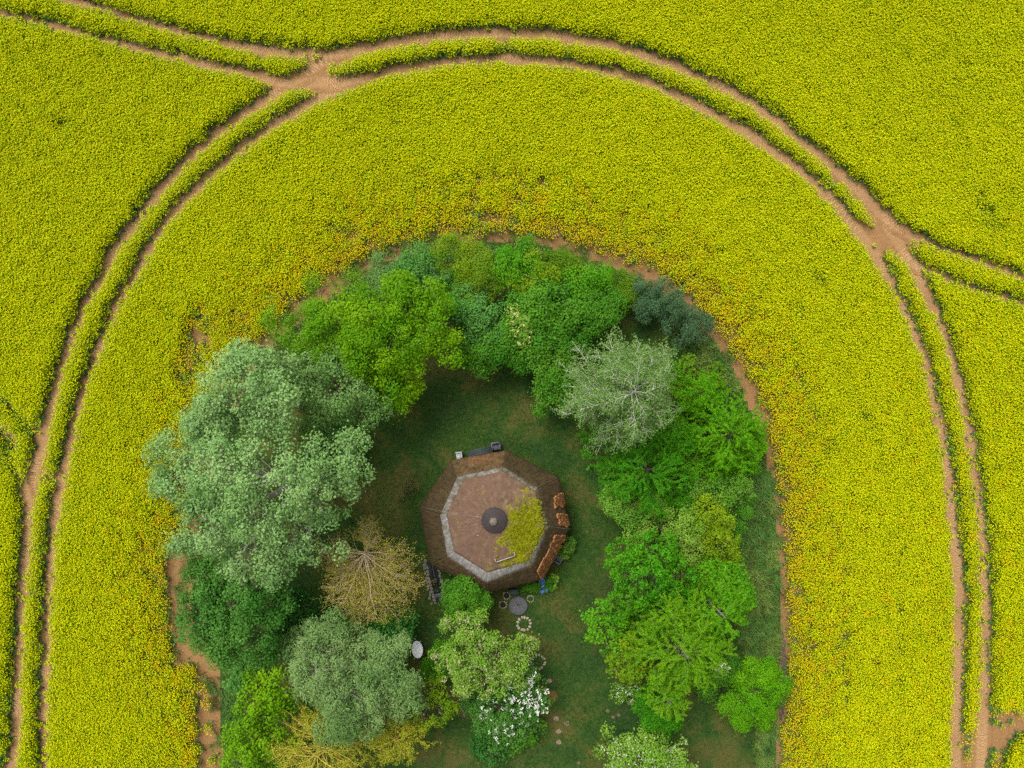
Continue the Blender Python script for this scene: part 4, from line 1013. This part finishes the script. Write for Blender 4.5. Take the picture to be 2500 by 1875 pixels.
# --- birch
branch_tree('birch_tree', 'large grey-green birch with pale bare-looking branches', 'tree', (1553, 957), 12.5, 172, 'birch', M_BARK_PALE, nprim=70, nsec=11, droop=.62, rise=.75, leaf_l=.11, leaf_w=.08, per_m=34, spread=.14,
            trunk=.20, bt=.040, lo=.30, shape=.62, sec_len=.40, tert=2, hang=.45)
lobe_tree('birch_undergrowth', 'fresh green shrub under the outer side of the birch', 'shrub', [(1690, 905, 30, 1.2), (1735, 930, 34, 1.1), (1715, 975, 30, 1.0)], 'olive', dens=.6, clump=.45, stems=3, trunk=.05)
# --- feathery larches and their neighbours at the right
c7 = lambda u, v: (1380 + u * .3316, 850 + v * .3316)
c8 = lambda u, v: (1380 + u * .3284, 1330 + v * .3284)
branch_tree('larch_tree', 'feathery deep green larch just below the birch', 'tree', c7(620, 900), 7.5, 195, 'larch_dark', M_BARK, nprim=44, nsec=8, droop=.55, rise=.5, leaf_l=.12, leaf_w=.055, per_m=84, spread=.042, bt=.018, sec_len=.44, shape=.7, lo=.25)
branch_tree('larch_tree', 'feathery bright larch overhanging the rapeseed', 'tree', c7(1230, 640), 6.0, 165, 'larch', M_BARK, nprim=41, nsec=8, droop=.5, rise=.5, leaf_l=.12, leaf_w=.055, per_m=84, spread=.042, bt=.018, sec_len=.44, shape=.7, lo=.2)
branch_tree('larch_tree', 'small feathery larch tucked beside the birch and the field', 'tree', c7(1010, 330), 4.6, 92, 'larch', M_BARK, nprim=23, nsec=8, droop=.5, rise=.5, leaf_l=.12, leaf_w=.055, per_m=84, spread=.042, bt=.018, sec_len=.44, shape=.7, lo=.2)
P7 = lambda u, v, r, z: (*c7(u, v), r * .3316, z)
P8 = lambda u, v, r, z: (*c8(u, v), r * .3284, z)
lobe_tree('pear_tree', 'pale small-leaved tree at the lawn edge below the dark larch', 'tree', [P7(440, 1200, 110, 4.4), P7(350, 1100, 70, 4), P7(520, 1240, 80, 4.2), P7(640, 1160, 80, 4.2)], 'paleleaf', clump=.42, leaf_l=.12, leaf_w=.08, dens=.8, trunk=.12)
lobe_tree('hazel_shrub', 'yellowish green shrub beside the rough grass strip', 'shrub', [P7(1090, 1250, 150, 4.2), P7(1130, 1390, 130, 4), P7(1000, 1350, 110, 4), P7(1160, 1500, 90, 3.6)], 'yellowgreen', clump=.45, leaf_l=.12, leaf_w=.09, dens=.85, stems=4, trunk=.08)
lobe_tree('hazel_shrub', 'small-leaved grey-green shrub between bright larch and grass strip', 'shrub', [P7(1150, 1090, 120, 3.6), P7(1260, 1040, 100, 3.2), P7(1000, 1060, 90, 3.4)], 'paleleaf', clump=.42, leaf_l=.12, leaf_w=.08, dens=.75, stems=4, trunk=.08)
lobe_tree('hazel_shrub', 'green shrub between the pale tree and the tufted tree', 'shrub', [P7(850, 1340, 140, 4.4), P7(680, 1320, 110, 4.2), P7(900, 1460, 110, 4.2), P7(560, 1380, 90, 4)], 'apple', clump=.45, leaf_l=.12, leaf_w=.09, dens=.8, stems=4, trunk=.08)
lobe_tree('chestnut_tree', 'round deep green tree with tufted leaf rosettes', 'tree', [P8(600, 200, 230, 6.4), P8(450, 110, 150, 5.6), P8(800, 230, 160, 5.6), P8(500, 340, 150, 5.2), P8(650, 50, 160, 5.8), P8(720, 380, 120, 5)], 'larch_dark', clump=.30, leaf_l=.17, leaf_w=.10, dens=1.5, fill=.62, trunk=.2, up=.5)
lobe_tree('rowan_tree', 'bright green shrub above the larches beside the rough grass', 'shrub', [P8(1200, 290, 140, 4.2), P8(1130, 200, 100, 4), P8(1260, 400, 100, 4)], 'bright', clump=.5, dens=.85, stems=3, trunk=.08)
branch_tree('larch_tree', 'tallest yellow-green larch with a grey whorl of branches at its tip', 'tree', c8(915, 850), 9.0, 200, 'larch_yellow', M_BARK_LARCH, nprim=46, nsec=8, droop=.55, rise=.5, leaf_l=.12, leaf_w=.055, per_m=84, spread=.042, bt=.018, sec_len=.44, shape=.7, lo=.2)
branch_tree('larch_tree', 'yellow-green larch next to the tufted tree', 'tree', c8(810, 550), 8.0, 140, 'larch_yellow', M_BARK_LARCH, nprim=33, nsec=8, droop=.55, rise=.5, leaf_l=.12, leaf_w=.055, per_m=84, spread=.042, bt=.018, sec_len=.44, shape=.7, lo=.2)
branch_tree('larch_tree', 'larch nearest the rough grass strip', 'tree', c8(1190, 545), 7.6, 155, 'larch', M_BARK_LARCH, nprim=34, nsec=8, droop=.55, rise=.5, leaf_l=.12, leaf_w=.055, per_m=84, spread=.042, bt=.018, sec_len=.44, shape=.7, lo=.2)
branch_tree('larch_tree', 'young larch with a cross of pale branches over a round shrub', 'tree', c8(790, 1190), 6.2, 78, 'larch_yellow', M_BARK_LARCH, nprim=18, nsec=8, droop=.4, rise=.35, leaf_l=.12, leaf_w=.055, per_m=84, spread=.042, bt=.022, sec_len=.44, shape=.7, lo=.5)
lobe_tree('lawn_maple', 'light green young maple jutting onto the lawn', 'tree', [P8(300, 540, 110, 4.6), P8(290, 720, 95, 4.4), P8(240, 620, 90, 4.4), P8(370, 600, 80, 4.4)], 'bright', clump=.4, leaf_l=.16, leaf_w=.12, dens=.8, fill=.7, trunk=.1, hollow=.15)
lobe_tree('lawn_maple', 'yellow-green young maple below the light green one', 'tree', [P8(470, 850, 110, 4.4), P8(440, 760, 80, 4.2), P8(420, 930, 70, 4), P8(540, 930, 90, 4)], 'yellowgreen', clump=.42, leaf_l=.15, leaf_w=.12, dens=.85, trunk=.1)
lobe_tree('currant_shrub', 'sparse grey-green shrub with whitish sprigs on the lawn', 'shrub', [P8(490, 1060, 95, 1.4), P8(400, 1090, 60, 1.0)], 'paleleaf', clump=.35, leaf_l=.11, leaf_w=.07, dens=.5, fill=.7, stems=4, trunk=.04, hollow=.25, blossoms=('white', 1, 1.2, .07, None))
lobe_tree('round_shrub', 'round dark green shrub below the larches', 'shrub', [P8(690, 1230, 150, 2.6), P8(620, 1180, 90, 2.3), P8(760, 1310, 90, 2.2)], 'larch_dark', clump=.42, leaf_l=.14, leaf_w=.05, stems=4, trunk=.07, dens=1.2)
lobe_tree('round_shrub', 'big round bright green shrub leaning over the bare soil', 'shrub', [P8(1400, 1100, 200, 2.8), P8(1300, 1180, 140, 2.3), P8(1500, 1050, 130, 2.3), P8(1440, 960, 110, 2.3), P8(1420, 1230, 120, 2.1)], 'larch', clump=.45, leaf_l=.15, leaf_w=.05, stems=5, trunk=.09, dens=1.2)
lobe_tree('hawthorn_bush', 'green bush sprinkled with white blossom at the bottom edge', 'bush', [P8(540, 1620, 200, 3.6), P8(390, 1530, 130, 3.4), P8(780, 1560, 120, 3.2), P8(630, 1450, 80, 3), P8(560, 1760, 200, 3.4), P8(800, 1700, 140, 3)], 'apple', clump=.5, leaf_l=.15, leaf_w=.11, stems=4, trunk=.1, blossoms=('white', 1, 5.0, .055, None))
lobe_tree('blossom_shrub', 'small pale white-blossomed shrub showing among the larches', 'shrub', [P8(1160, 915, 45, 5.6)], 'paleleaf', clump=.3, leaf_l=.1, leaf_w=.07, trunk=.06, blossoms=('white', 1, 2.0, .09, None), dens=.8)
FG = 'leafy shrubs filling the gaps of the right-hand trees'
for lb, ls, lf in (('green shrub between the dark larch and the bright larch', [(1690, 1120, 42, 3.0), (1665, 1075, 36, 3.0), (1720, 1165, 34, 2.8)], 'bright'), ('green shrub right of the yellowish shrub at the grass strip', [(1800, 1235, 30, 2.4), (1790, 1290, 30, 2.4)], 'mid'),
                   ('green shrub between the pale tree and the dark larch', [(1600, 1245, 40, 3.2), (1640, 1225, 36, 3.2)], 'larch_dark'), ('green shrub under the young lawn maples', [(1560, 1520, 42, 2.8), (1570, 1580, 40, 2.6)], 'mid'),
                   ('green shrub between tufted tree and bright rowan shrub', [(1690, 1440, 40, 3.4), (1700, 1400, 36, 3.2)], 'bright'), ('green shrub between the tall larch and the round bright shrub', [(1770, 1620, 36, 2.4), (1740, 1660, 32, 2.2)], 'mid'),
                   ('green shrub at the lawn side of the dark larch', [(1490, 1150, 32, 2.4), (1500, 1195, 26, 2.2)], 'mid'), ('green shrub at the foot of the bright larch by the field', [(1800, 1130, 40, 2.4), (1840, 1085, 30, 2.0)], 'larch')):
    lobe_tree('filler_shrub', lb, 'shrub', ls, lf, group=FG, clump=.5, leaf_l=.13, leaf_w=.07, stems=4, trunk=.06, flat=.6)
# --- bottom left
P4 = lambda u, v, r, z: (420 + u * .3766, 1250 + v * .3766, r * .3766, z)
lobe_tree('oak_tree', 'deep green round tree below the largest poplar', 'tree', [P4(200, 450, 120, 7.4), P4(400, 600, 170, 8), P4(220, 640, 160, 7.6), P4(550, 770, 140, 7.5), P4(200, 790, 140, 7), P4(340, 830, 150, 7), P4(600, 600, 140, 7), P4(560, 910, 100, 6), P4(290, 410, 110, 7)],
          'deep', clump=.58, leaf_l=.14, leaf_w=.105, trunk=.28, twig=.025, hollow=.1, base=(655, 1420))
lobe_tree('low_shrub', 'dark green shrub between the oak and the grey willow', 'shrub', [P4(780, 700, 100, 2.8), P4(720, 760, 90, 2.6)], 'dark', stems=4, trunk=.06, clump=.48)
lobe_tree('grey_willow', 'grey-green fluffy willow in the lower left of the garden', 'tree', [P4(950, 1010, 170, 7.5), P4(1150, 1150, 190, 7.4), P4(1340, 1080, 160, 7), P4(1200, 1290, 160, 7), P4(1400, 880, 110, 6), P4(1000, 850, 130, 6), P4(840, 860, 110, 5), P4(1490, 1180, 120, 6), P4(1070, 1370, 100, 6), P4(1190, 880, 120, 5)],
          'willow', bark=M_BARK_LARCH, clump=.62, leaf_l=.20, leaf_w=.055, dens=1.15, trunk=.24, twig=.03, base=(985, 1560), hollow=.14)
lobe_tree('maple_tree', 'bright green maple in the lower left corner of the garden', 'tree', [P4(600, 1080, 110, 5.6), P4(550, 1250, 140, 6.2), P4(470, 1390, 120, 6), P4(680, 1210, 100, 5.4), P4(500, 1550, 140, 6), P4(700, 1450, 100, 5), P4(450, 1640, 110, 5), P4(560, 1760, 150, 5)],
          'maple', clump=.52, leaf_l=.16, leaf_w=.13, dens=.85, trunk=.2, hollow=.16)
branch_tree('yellow_willow', 'twiggy yellow-barked willow at the bottom edge', 'tree', (770, 1850), 6.5, 200, 'twigleaf', M_BARK_YELLOW, nprim=52, nsec=9, droop=.25, rise=.45, leaf_l=.09, leaf_w=.05, per_m=12, spread=.09, trunk=.2, bt=.055, lo=.35, shape=.55, sec_len=.38, tert=3)
branch_tree('yellow_willow', 'smaller twiggy yellow willow between the grey willow and the bottom edge', 'tree', (965, 1812), 5.0, 92, 'twigleaf', M_BARK_YELLOW, nprim=30, nsec=9, droop=.2, rise=.45, leaf_l=.10, leaf_w=.06, per_m=13, spread=.09, trunk=.12, bt=.04, lo=.35, shape=.55, sec_len=.38, tert=3)
def fan(r, n):
    A = r.normal(-1.75, .95, n); k = r.random(n) < .16; return np.where(k, r.normal(1.35, .3, n), A)
branch_tree('ochre_tree', 'ochre-leaved tree with bare tan branches fanning out left of the mill', 'tree', (890, 1352), 5.6, 172, 'ochre', M_BARK_TAN, nprim=54, nsec=10, droop=.45, rise=.42, leaf_l=.10, leaf_w=.06, per_m=8, spread=.12, trunk=.13, bt=.034, lo=.78, shape=.2, sec_len=.5, tert=3, az=fan, lenf=lambda A: np.where(np.sin(A) > .3, .5, .72 + .28 * np.clip(-np.sin(A), 0, 1)))
lobe_tree('rhododendron', 'dark shrub with a few pink flowers in the shade of the ochre tree', 'shrub', [(695, 1453, 34, 1.6), (735, 1495, 34, 1.5), (770, 1510, 26, 1.2)], 'dark', stems=4, trunk=.05, clump=.45, dens=.8, blossoms=('pink', 1, .8, .08, None))
lobe_tree('low_shrub', 'dark green shrub above the white oval table', 'shrub', [P4(1440, 740, 110, 2.4), P4(1500, 780, 55, 1.8), P4(1360, 790, 90, 2.2)], 'dark', stems=4, trunk=.06, clump=.45)
lobe_tree('low_shrub', 'small green shrub left of the white oval table', 'shrub', [(972, 1622, 16, 1.2), (955, 1600, 18, 1.3)], 'bright', stems=4, trunk=.05, clump=.4)
lobe_tree('low_shrub', 'lone green shrub in the shade beside the soil strip', 'shrub', [P4(430, 1080, 75, 1.8), P4(420, 1000, 50, 1.5)], 'bluish', stems=3, trunk=.05, clump=.4)
# --- between the mill and the bottom edge
P2 = lambda u, v, r, z: (950 + u * .3165, 1350 + v * .3165, r * .3165, z)
lobe_tree('elder_shrub', 'fluffy green shrub against the lower side of the mill', 'shrub', [P2(600, 350, 150, 3.2), P2(690, 380, 100, 2.8), P2(510, 340, 90, 2.6), P2(560, 430, 90, 2.6)], 'mid', clump=.45, leaf_l=.13, leaf_w=.06, stems=4, trunk=.08, dens=1.15)
lobe_tree('apple_tree', 'yellow-green apple tree in pale blossom below the mill', 'tree', [P2(650, 600, 130, 4.6), P2(800, 770, 160, 5.2), P2(560, 840, 160, 4.8), P2(900, 900, 150, 4.8), P2(700, 950, 140, 4.8), P2(1050, 720, 85, 3.8), P2(450, 820, 100, 4.4), P2(490, 530, 75, 3.8), P2(580, 990, 110, 4.2), P2(950, 780, 90, 4.4)],
          'apple', clump=.42, leaf_l=.12, leaf_w=.09, dens=.8, fill=.85, trunk=.18, hollow=.16, blossoms=('pinkish', 1, 2.6, .065, None))
lobe_tree('viburnum_bush', 'dark green bush with large white flower clusters', 'bush', [P2(1050, 1060, 150, 2.6), P2(850, 1190, 170, 2.2), P2(1140, 1180, 90, 2.2), P2(800, 1330, 140, 1.8), P2(660, 1150, 100, 1.8), P2(1000, 1290, 120, 1.8)], 'deep', clump=.42, leaf_l=.13, leaf_w=.09, stems=5, trunk=.07,
          blossoms=('white', 1, 2.6, .14, [P2(1060, 1040, 0, 0)[:2] + (42,), P2(980, 1140, 0, 0)[:2] + (30,), P2(1150, 1150, 0, 0)[:2] + (34,), P2(760, 1160, 0, 0)[:2] + (26,), P2(880, 1360, 0, 0)[:2] + (28,), P2(1010, 1310, 0, 0)[:2] + (16,), P2(1160, 960, 0, 0)[:2] + (25,)]))
branch_tree('bare_bush', 'leafless brown twigs beside the apple tree', 'bush', (1121, 1711), 2.6, 52, 'brownish', M_BARK_TAN, nprim=14, nsec=4, droop=.2, rise=.4, per_m=1.2, trunk=.06, bt=.025, lo=.3, shape=.4, sec_len=.4)
lobe_tree('sprig_tree', 'sparse yellow-green tree between the grey willow and the bare twigs', 'tree', [P2(300, 1140, 110, 4.2), P2(400, 1210, 90, 4), P2(230, 1290, 90, 3.8), P2(330, 1040, 70, 3.8), P2(420, 1110, 60, 3.8)], 'yellowgreen', clump=.36, leaf_l=.13, leaf_w=.09, dens=.65, fill=.75, trunk=.1, hollow=.2)
lobe_tree('low_shrub', 'smooth bright green shrub right of the white oval table', 'shrub', [P2(385, 810, 85, 1.5), P2(350, 920, 80, 1.5), P2(400, 740, 65, 1.4)], 'bright', stems=5, trunk=.05, clump=.38, leaf_l=.11, leaf_w=.06, dens=1.1)
lobe_tree('low_shrub', 'low dark bush below the white-flowered viburnum', 'shrub', [P2(800, 1540, 110, .9), P2(720, 1480, 80, .8)], 'dark', stems=4, trunk=.04, clump=.36, dens=.6, hollow=.2)
lobe_tree('low_shrub', 'low dark plants at the foot of the viburnum towards the lawn', 'shrub', [P2(1080, 1370, 110, .9), P2(950, 1440, 90, .8)], 'mid', stems=4, trunk=.04, clump=.36, dens=.6, hollow=.2)
lobe_tree('flower_bed_plant', 'leafy plant with blue flowers at the mill corner', 'plant', [P2(1230, 230, 50, .7), P2(1190, 220, 35, .6), P2(1180, 270, 28, .5)], 'mid', stems=4, trunk=.02, clump=.25, leaf_l=.1, leaf_w=.05, dens=.8,
          blossoms=('blue', 1, 3.0, .10, [P2(1190, 225, 0, 0)[:2] + (9,), P2(1200, 275, 0, 0)[:2] + (7,)]))
lobe_tree('flower_bed_plant', 'yellowish plant beside the blue flowers', 'plant', [P2(1285, 215, 34, .6), P2(1270, 260, 26, .5)], 'apple', stems=3, trunk=.02, clump=.22, leaf_l=.1, leaf_w=.05, dens=.8)
lobe_tree('flower_bed_plant', 'green plants along the lower mill wall right of the millstone', 'plant', [P2(1080, 240, 45, .6), P2(1130, 260, 34, .5), P2(1040, 270, 28, .5)], 'mid', stems=3, trunk=.02, clump=.22, leaf_l=.1, leaf_w=.05, dens=.7)
lobe_tree('flower_bed_plant', 'pale green plant beside the grey chair at the right mill wall', 'plant', [(*c1(1440, 1000), 17, .8), (*c1(1410, 1050), 10, .6)], 'paleleaf', stems=3, trunk=.02, clump=.25, leaf_l=.1, leaf_w=.05, dens=.8)
lobe_tree('dry_shrub', 'sparse brownish shrub on the lawn left of the mill', 'shrub', [(*c1(150, 480), 22, .9), (*c1(130, 580), 20, .8), (*c1(200, 560), 14, .7)], 'brownish', stems=5, trunk=.03, clump=.3, leaf_l=.08, leaf_w=.05, dens=.35, fill=.7, hollow=.25)

# ------------------------------------------------------------------ things about the mill
M_CHAIR_GREY = plain_mat('grey_woven_plastic', (.085, .085, .10), (.17, .17, .20), 30, .6, .3, .3, .01)
M_CHAIR_PALE = plain_mat('pale_grey_plastic', (.30, .31, .33), (.44, .45, .47), 12, .5, .3, .2, .01)
M_TABLE_DARK = plain_mat('dark_green_grey_boards', (.022, .032, .034), (.05, .066, .068), 14, .7, .3, .3, .01)
def chair(px, py, rz, w, d, mat, label, group):
    z = .5; b = W(px, py, z); b[2] = 0.02
    root = tag(empty('garden_chair', b, rz), label, 'chair', group)
    def part(nm, *bx): V, F = box(*bx); return link(nm, make_mesh(nm, V, F, mat), root)
    part('seat', 0, 0, .42, w * .86, d * .84, .06)
    part('backrest', 0, d * .46, .68, w * .9, .07, .52)
    for s in (-1, 1):
        part('armrest', s * w * .46, 0, .64, .07, d * .9, .04)
        for t in (-1, 1): part('leg', s * w * .44, t * d * .40, .2, .05, .05, .4 if t < 0 else .42)
    for k in range(4): V, F = box(-w * .3 + k * w * .2, 0, .457, w * .12, d * .78, .012); link('slat', make_mesh('slat', V, F, mat), root)
    return root
CG = 'garden chairs round the mill'
chair(*c1(866, 198), math.radians(8), .66, .64, M_CHAIR_GREY, 'grey garden chair at the right end of the dark table', CG)
chair(*c1(566, 276), math.radians(-82), .62, .50, M_CHAIR_PALE, 'pale grey garden chair at the left end of the dark table', CG)
chair(*c1(1370, 1106), math.radians(150), .58, .56, M_CHAIR_GREY, 'grey garden chair by the lower right mill wall', CG)
tb = W(*c1(735, 248), .72); tb[2] = .02
tbl = tag(empty('long_table', tb, math.radians(13)), 'long dark table between two chairs above the mill', 'table')
for k in range(5):
    V, F = box(0, -.24 + k * .12, .71, 1.85, .108, .035); link('board', make_mesh('board', V, F, M_TABLE_DARK), tbl)
for sx in (-.78, .78):
    for sy in (-.2, .2): V, F = box(sx, sy, .345, .07, .07, .69); link('leg', make_mesh('leg', V, F, M_TABLE_DARK), tbl)
    V, F = box(sx, 0, .66, .06, .46, .05); link('crossbar', make_mesh('crossbar', V, F, M_TABLE_DARK), tbl)

ov = W(*P2(217, 745, 0, 0)[:2], .72); ov[2] = .02
ot = tag(empty('oval_table', ov, math.radians(8)), 'white oval table in the shade between shrubs', 'table')
V, F = lathe([(.02, -.035), (.96, -.03), (1, -.012), (1, .008), (.97, .02), (.9, .022), (.02, .022)], 36)
link('table_top', make_mesh('table_top', V * np.array([.42, .65, 1]) + np.array([0, 0, .71]), F, M_WHITE, smooth=False), ot)
for sx in (-.24, .24):
    for sy in (-.4, .4): V, F = box(sx, sy, .34, .05, .05, .68, 0, .8); link('leg', make_mesh('leg', V, F, M_WHITE), ot)

M_MILLSTONE = plain_mat('dark_millstone', (.055, .056, .060), (.105, .105, .108), 7, .85, .2, .6, .015)
M_RINGSTONE = plain_mat('pale_stone_ring', (.20, .165, .11), (.40, .34, .25), 14, .9, .2, .6, .02)
M_TERRA = plain_mat('terracotta', (.36, .15, .07), (.50, .24, .12), 9, .85)
M_EARTH = plain_mat('dark_potting_earth', (.015, .011, .008), (.04, .028, .02), 14, .95, .1, .6, .02)
ms = W(*c1(1046, 1486)); ms[2] = .02
mst = tag(empty('millstone', ms), 'large round dark millstone lying below the mill', 'millstone')
V, F = lathe([(.02, 0), (.69, 0), (.70, .05), (.70, .17), (.66, .20), (.40, .205), (.10, .205), (.09, .15), (.02, .15)], 40, .004, r)
link('disc', make_mesh('disc', V, F, M_MILLSTONE), mst)
for u, v in ((1026, 1478), (1040, 1492), (1018, 1494)):
    q = W(*c1(u, v)) - ms; link('pebble', stone_mesh('pebble', M_RINGSTONE, np.random.default_rng(int(u)), .045, .04, .03), mst, (q[0], q[1], .215))
def ring(nm, px, py, R, rr, label, seedv, cat, mat, grp=None, fillmat=None):
    """a ring of separate stones set in the grass"""
    rg = np.random.default_rng(seedv); b = W(px, py); b[2] = .02
    root = tag(empty(nm, b), label, cat, grp); n = max(9, int(2 * math.pi * R / (rr * 1.7)))
    ms_ = [stone_mesh('stone', mat, rg, rr, rr * .8, rr * .7) for _ in range(4)]
    for k in range(n):
        a = k / n * 6.283 + rg.normal() * .04; q = R + rg.normal() * rr * .12
        o = link('stone', ms_[k % 4], root, (math.cos(a) * q, math.sin(a) * q, rr * .25)); o.rotation_euler = (0, 0, a + rg.normal() * .3); s = rg.uniform(.85, 1.12); o.scale = (s, s, s)
    if fillmat is not None:
        V, F = lathe([(R, 0), (R * .9, .05), (R * .4, .075), (.01, .08)], 20, .03, rg); link('earth', make_mesh('earth', V, F, fillmat), root)
    return root
RG = 'stone rings along the garden path'
ring('stone_ring', *c1(951, 1406), .24, .085, 'small pale stone ring touching the dark box', 1, 'stone ring', M_RINGSTONE, RG, M_EARTH)
ring('stone_ring', *c1(922, 1480), .25, .085, 'small pale stone ring left of the millstone', 2, 'stone ring', M_RINGSTONE, RG, M_EARTH)
ring('stone_ring', *c1(1145, 1432), .22, .08, 'small faint stone ring right of the millstone', 3, 'stone ring', M_RINGSTONE, RG, M_LAWN)
ring('stone_ring', *P2(1040, 545, 0, 0)[:2], .48, .13, 'wide stone ring below the millstone', 4, 'stone ring', M_RINGSTONE, RG, M_LAWN)
ring('stone_ring', *P2(1145, 840, 0, 0)[:2], .52, .13, 'wide stone ring half under the apple tree', 5, 'stone ring', M_RINGSTONE, RG, M_LAWN)
ring('stone_ring', *P2(1100, 690, 0, 0)[:2], .36, .10, 'stone ring between the two wide ones', 6, 'stone ring', M_RINGSTONE, RG, M_LAWN)
M_MOSSDISC = plain_mat('mossy_brown_earth', (.075, .055, .012), (.16, .11, .035), 8, .95, .1, .6, .03)
ring('stone_ring', *P2(1255, 1105, 0, 0)[:2], .42, .08, 'overgrown brown stone ring beside the white viburnum', 7, 'stone ring', M_MOSSDISC, RG, M_MOSSDISC)
M_PATHSTONE = plain_mat('pinkish_path_stone', (.13, .09, .06), (.24, .175, .125), 10, .9, .2, .5, .02)
rg = np.random.default_rng(9)
for (x, y), lb in ((P2(1290, 1275, 0, 0)[:2], 'stepping stone nearest the overgrown brown ring'), (P2(1370, 1312, 0, 0)[:2], 'stepping stone off the line towards the open lawn'), (P2(1308, 1375, 0, 0)[:2], 'third stepping stone down the lawn'),
                   (P2(1310, 1458, 0, 0)[:2], 'lowest stepping stone on the lawn'), (P2(1235, 985, 0, 0)[:2], 'stepping stone between the wide ring and the brown ring')):
    b = W(x, y); tag(link('stepping_stone', stone_mesh('stepping_stone', M_PATHSTONE, rg, .24, .2, .06, 9), None, (b[0], b[1], .035)), lb, 'stone', 'stepping stones')
M_MOLE = plain_mat('fresh_earth', (.09, .058, .036), (.19, .125, .085), 14, .95, .1, .8, .04)
for (x, y), lb in ((P8(475, 1180, 0, 0)[:2], 'molehill nearest the sparse grey-green shrub'), (P8(316, 1235, 0, 0)[:2], 'molehill farthest left of its trio on the lawn'), (P8(398, 1265, 0, 0)[:2], 'molehill on the right of its trio on the lawn'),
                   (P8(355, 1280, 0, 0)[:2], 'lowest molehill of its trio on the lawn'), (P8(10, 1325, 0, 0)[:2], 'lone molehill in mid lawn'), (P8(100, 1620, 0, 0)[:2], 'molehill left of the blossoming bush at the bottom edge'),
                   ((1724, 880), 'reddish earth heap between the birch and the bare soil')):
    b = W(x, y); big = .32 if x > 1700 else .17; tag(link('molehill', stone_mesh('molehill', M_MOLE, rg, big, big * .85, .10, 11), None, (b[0], b[1], .03)), lb, 'molehill', 'molehills on the grass')
# dark box and door step beside the millstone
bx = W(*c1(1012, 1376), .3); bx[2] = .02
dbx = tag(empty('dark_box', bx, math.radians(4)), 'dark grey lidded box between mill wall and millstone', 'box')
V, F = box(0, 0, .19, .62, .36, .36); link('body', make_mesh('body', V, F, M_DARKWOOD), dbx)
V, F = box(0, 0, .40, .68, .42, .05); link('lid', make_mesh('lid', V, F, M_TABLE_DARK), dbx)
# terracotta pot on the lawn
pt = W(*c1(131, 1133), .2); pt[2] = .015
pot = tag(empty('flower_pot', pt), 'small terracotta pot standing alone on the lawn', 'pot')
V, F = lathe([(.02, 0), (.09, 0), (.125, .20), (.145, .20), (.15, .25), (.125, .25), (.115, .19), (.02, .19)], 20); link('vessel', make_mesh('vessel', V, F, M_TERRA), pot)
V, F = lathe([(.112, .195), (.02, .205)], 16); link('earth', make_mesh('earth', V, F, M_EARTH), pot)
# stone-lined cellar steps
s0, s1 = W(*P2(325, 50, 0, 0)[:2]), W(*P2(395, 380, 0, 0)[:2]); sm = (s0 + s1) / 2; ang = math.atan2(s1[1] - s0[1], s1[0] - s0[0]); Ls = np.linalg.norm(s1 - s0)
stp = tag(empty('plank_trough', (sm[0], sm[1], .02), ang), 'long dark plank trough edged with stones left of the mill', 'trough')
for y, m_, wd, z in ((-.19, M_DARKWOOD, .22, .10), (.03, M_TABLE_DARK, .08, .20), (.19, M_DARKWOOD, .20, .10)):
    V, F = box(-.55, y, z - .04, 2.0, wd, .10 + z * .2); link('plank', make_mesh('plank', V, F, m_), stp)
for k in range(3):
    V, F = box(.72 + k * .36, .02, .08, .30, .60, .14 - .02 * k); link('step', make_mesh('step', V, F, M_DARKWOOD if k != 1 else M_MILLSTONE), stp)
M_EDGESTONE = plain_mat('grey_edge_stone', (.07, .065, .05), (.24, .22, .18), 9, .9, .2, .6, .02)
sms = [stone_mesh('stone', M_EDGESTONE, rg, .15, .12, .12) for _ in range(5)]
for side in (-1, 1):
    x = -Ls / 2
    while x < Ls / 2:
        o = link('stone', sms[rg.integers(5)], stp, (x, side * (.42 + rg.normal() * .03), .07)); o.rotation_euler = (0, 0, rg.random() * 6); s = rg.uniform(.7, 1.25); o.scale = (s, s, s); x += .24 * s
        if side < 0 and rg.random() < .6:
            o = link('stone', sms[rg.integers(5)], stp, (x, side * (.64 + rg.normal() * .04), .06)); s = rg.uniform(.6, 1.1); o.scale = (s, s, s)
b = W(*P2(415, 300, 0, 0)[:2]); tag(link('pale_boulder', stone_mesh('pale_boulder', M_RINGSTONE, rg, .17, .17, .17, 10), None, (b[0], b[1], .08)), 'single pale round stone beside the plank trough', 'stone')
# pale bird bath-like post in the shade under the trees
b = W(677, 1611, .7); b[2] = .0
bb = tag(empty('garden_post', b), 'small pale curved post in the shade below the deep green tree', 'post')
V, F = tubes(np.array([[(0, 0, 0), (.02, .02, .45), (-.02, .12, .75), (-.10, .22, .95)]]), np.array([[.07, .06, .06, .03]]), 8); link('post', make_mesh('post', V, F, M_STONE), bb)
V, F = lathe([(.02, 0), (.12, 0), (.11, .06), (.02, .07)], 12); link('base', make_mesh('base', V, F, M_STONE), bb)
print('tris', sum(sum(len(p.vertices) - 2 for p in o.data.polygons) if len(o.data.polygons) < 3000 else 2 * len(o.data.polygons) for o in bpy.data.objects if o.type == 'MESH'))
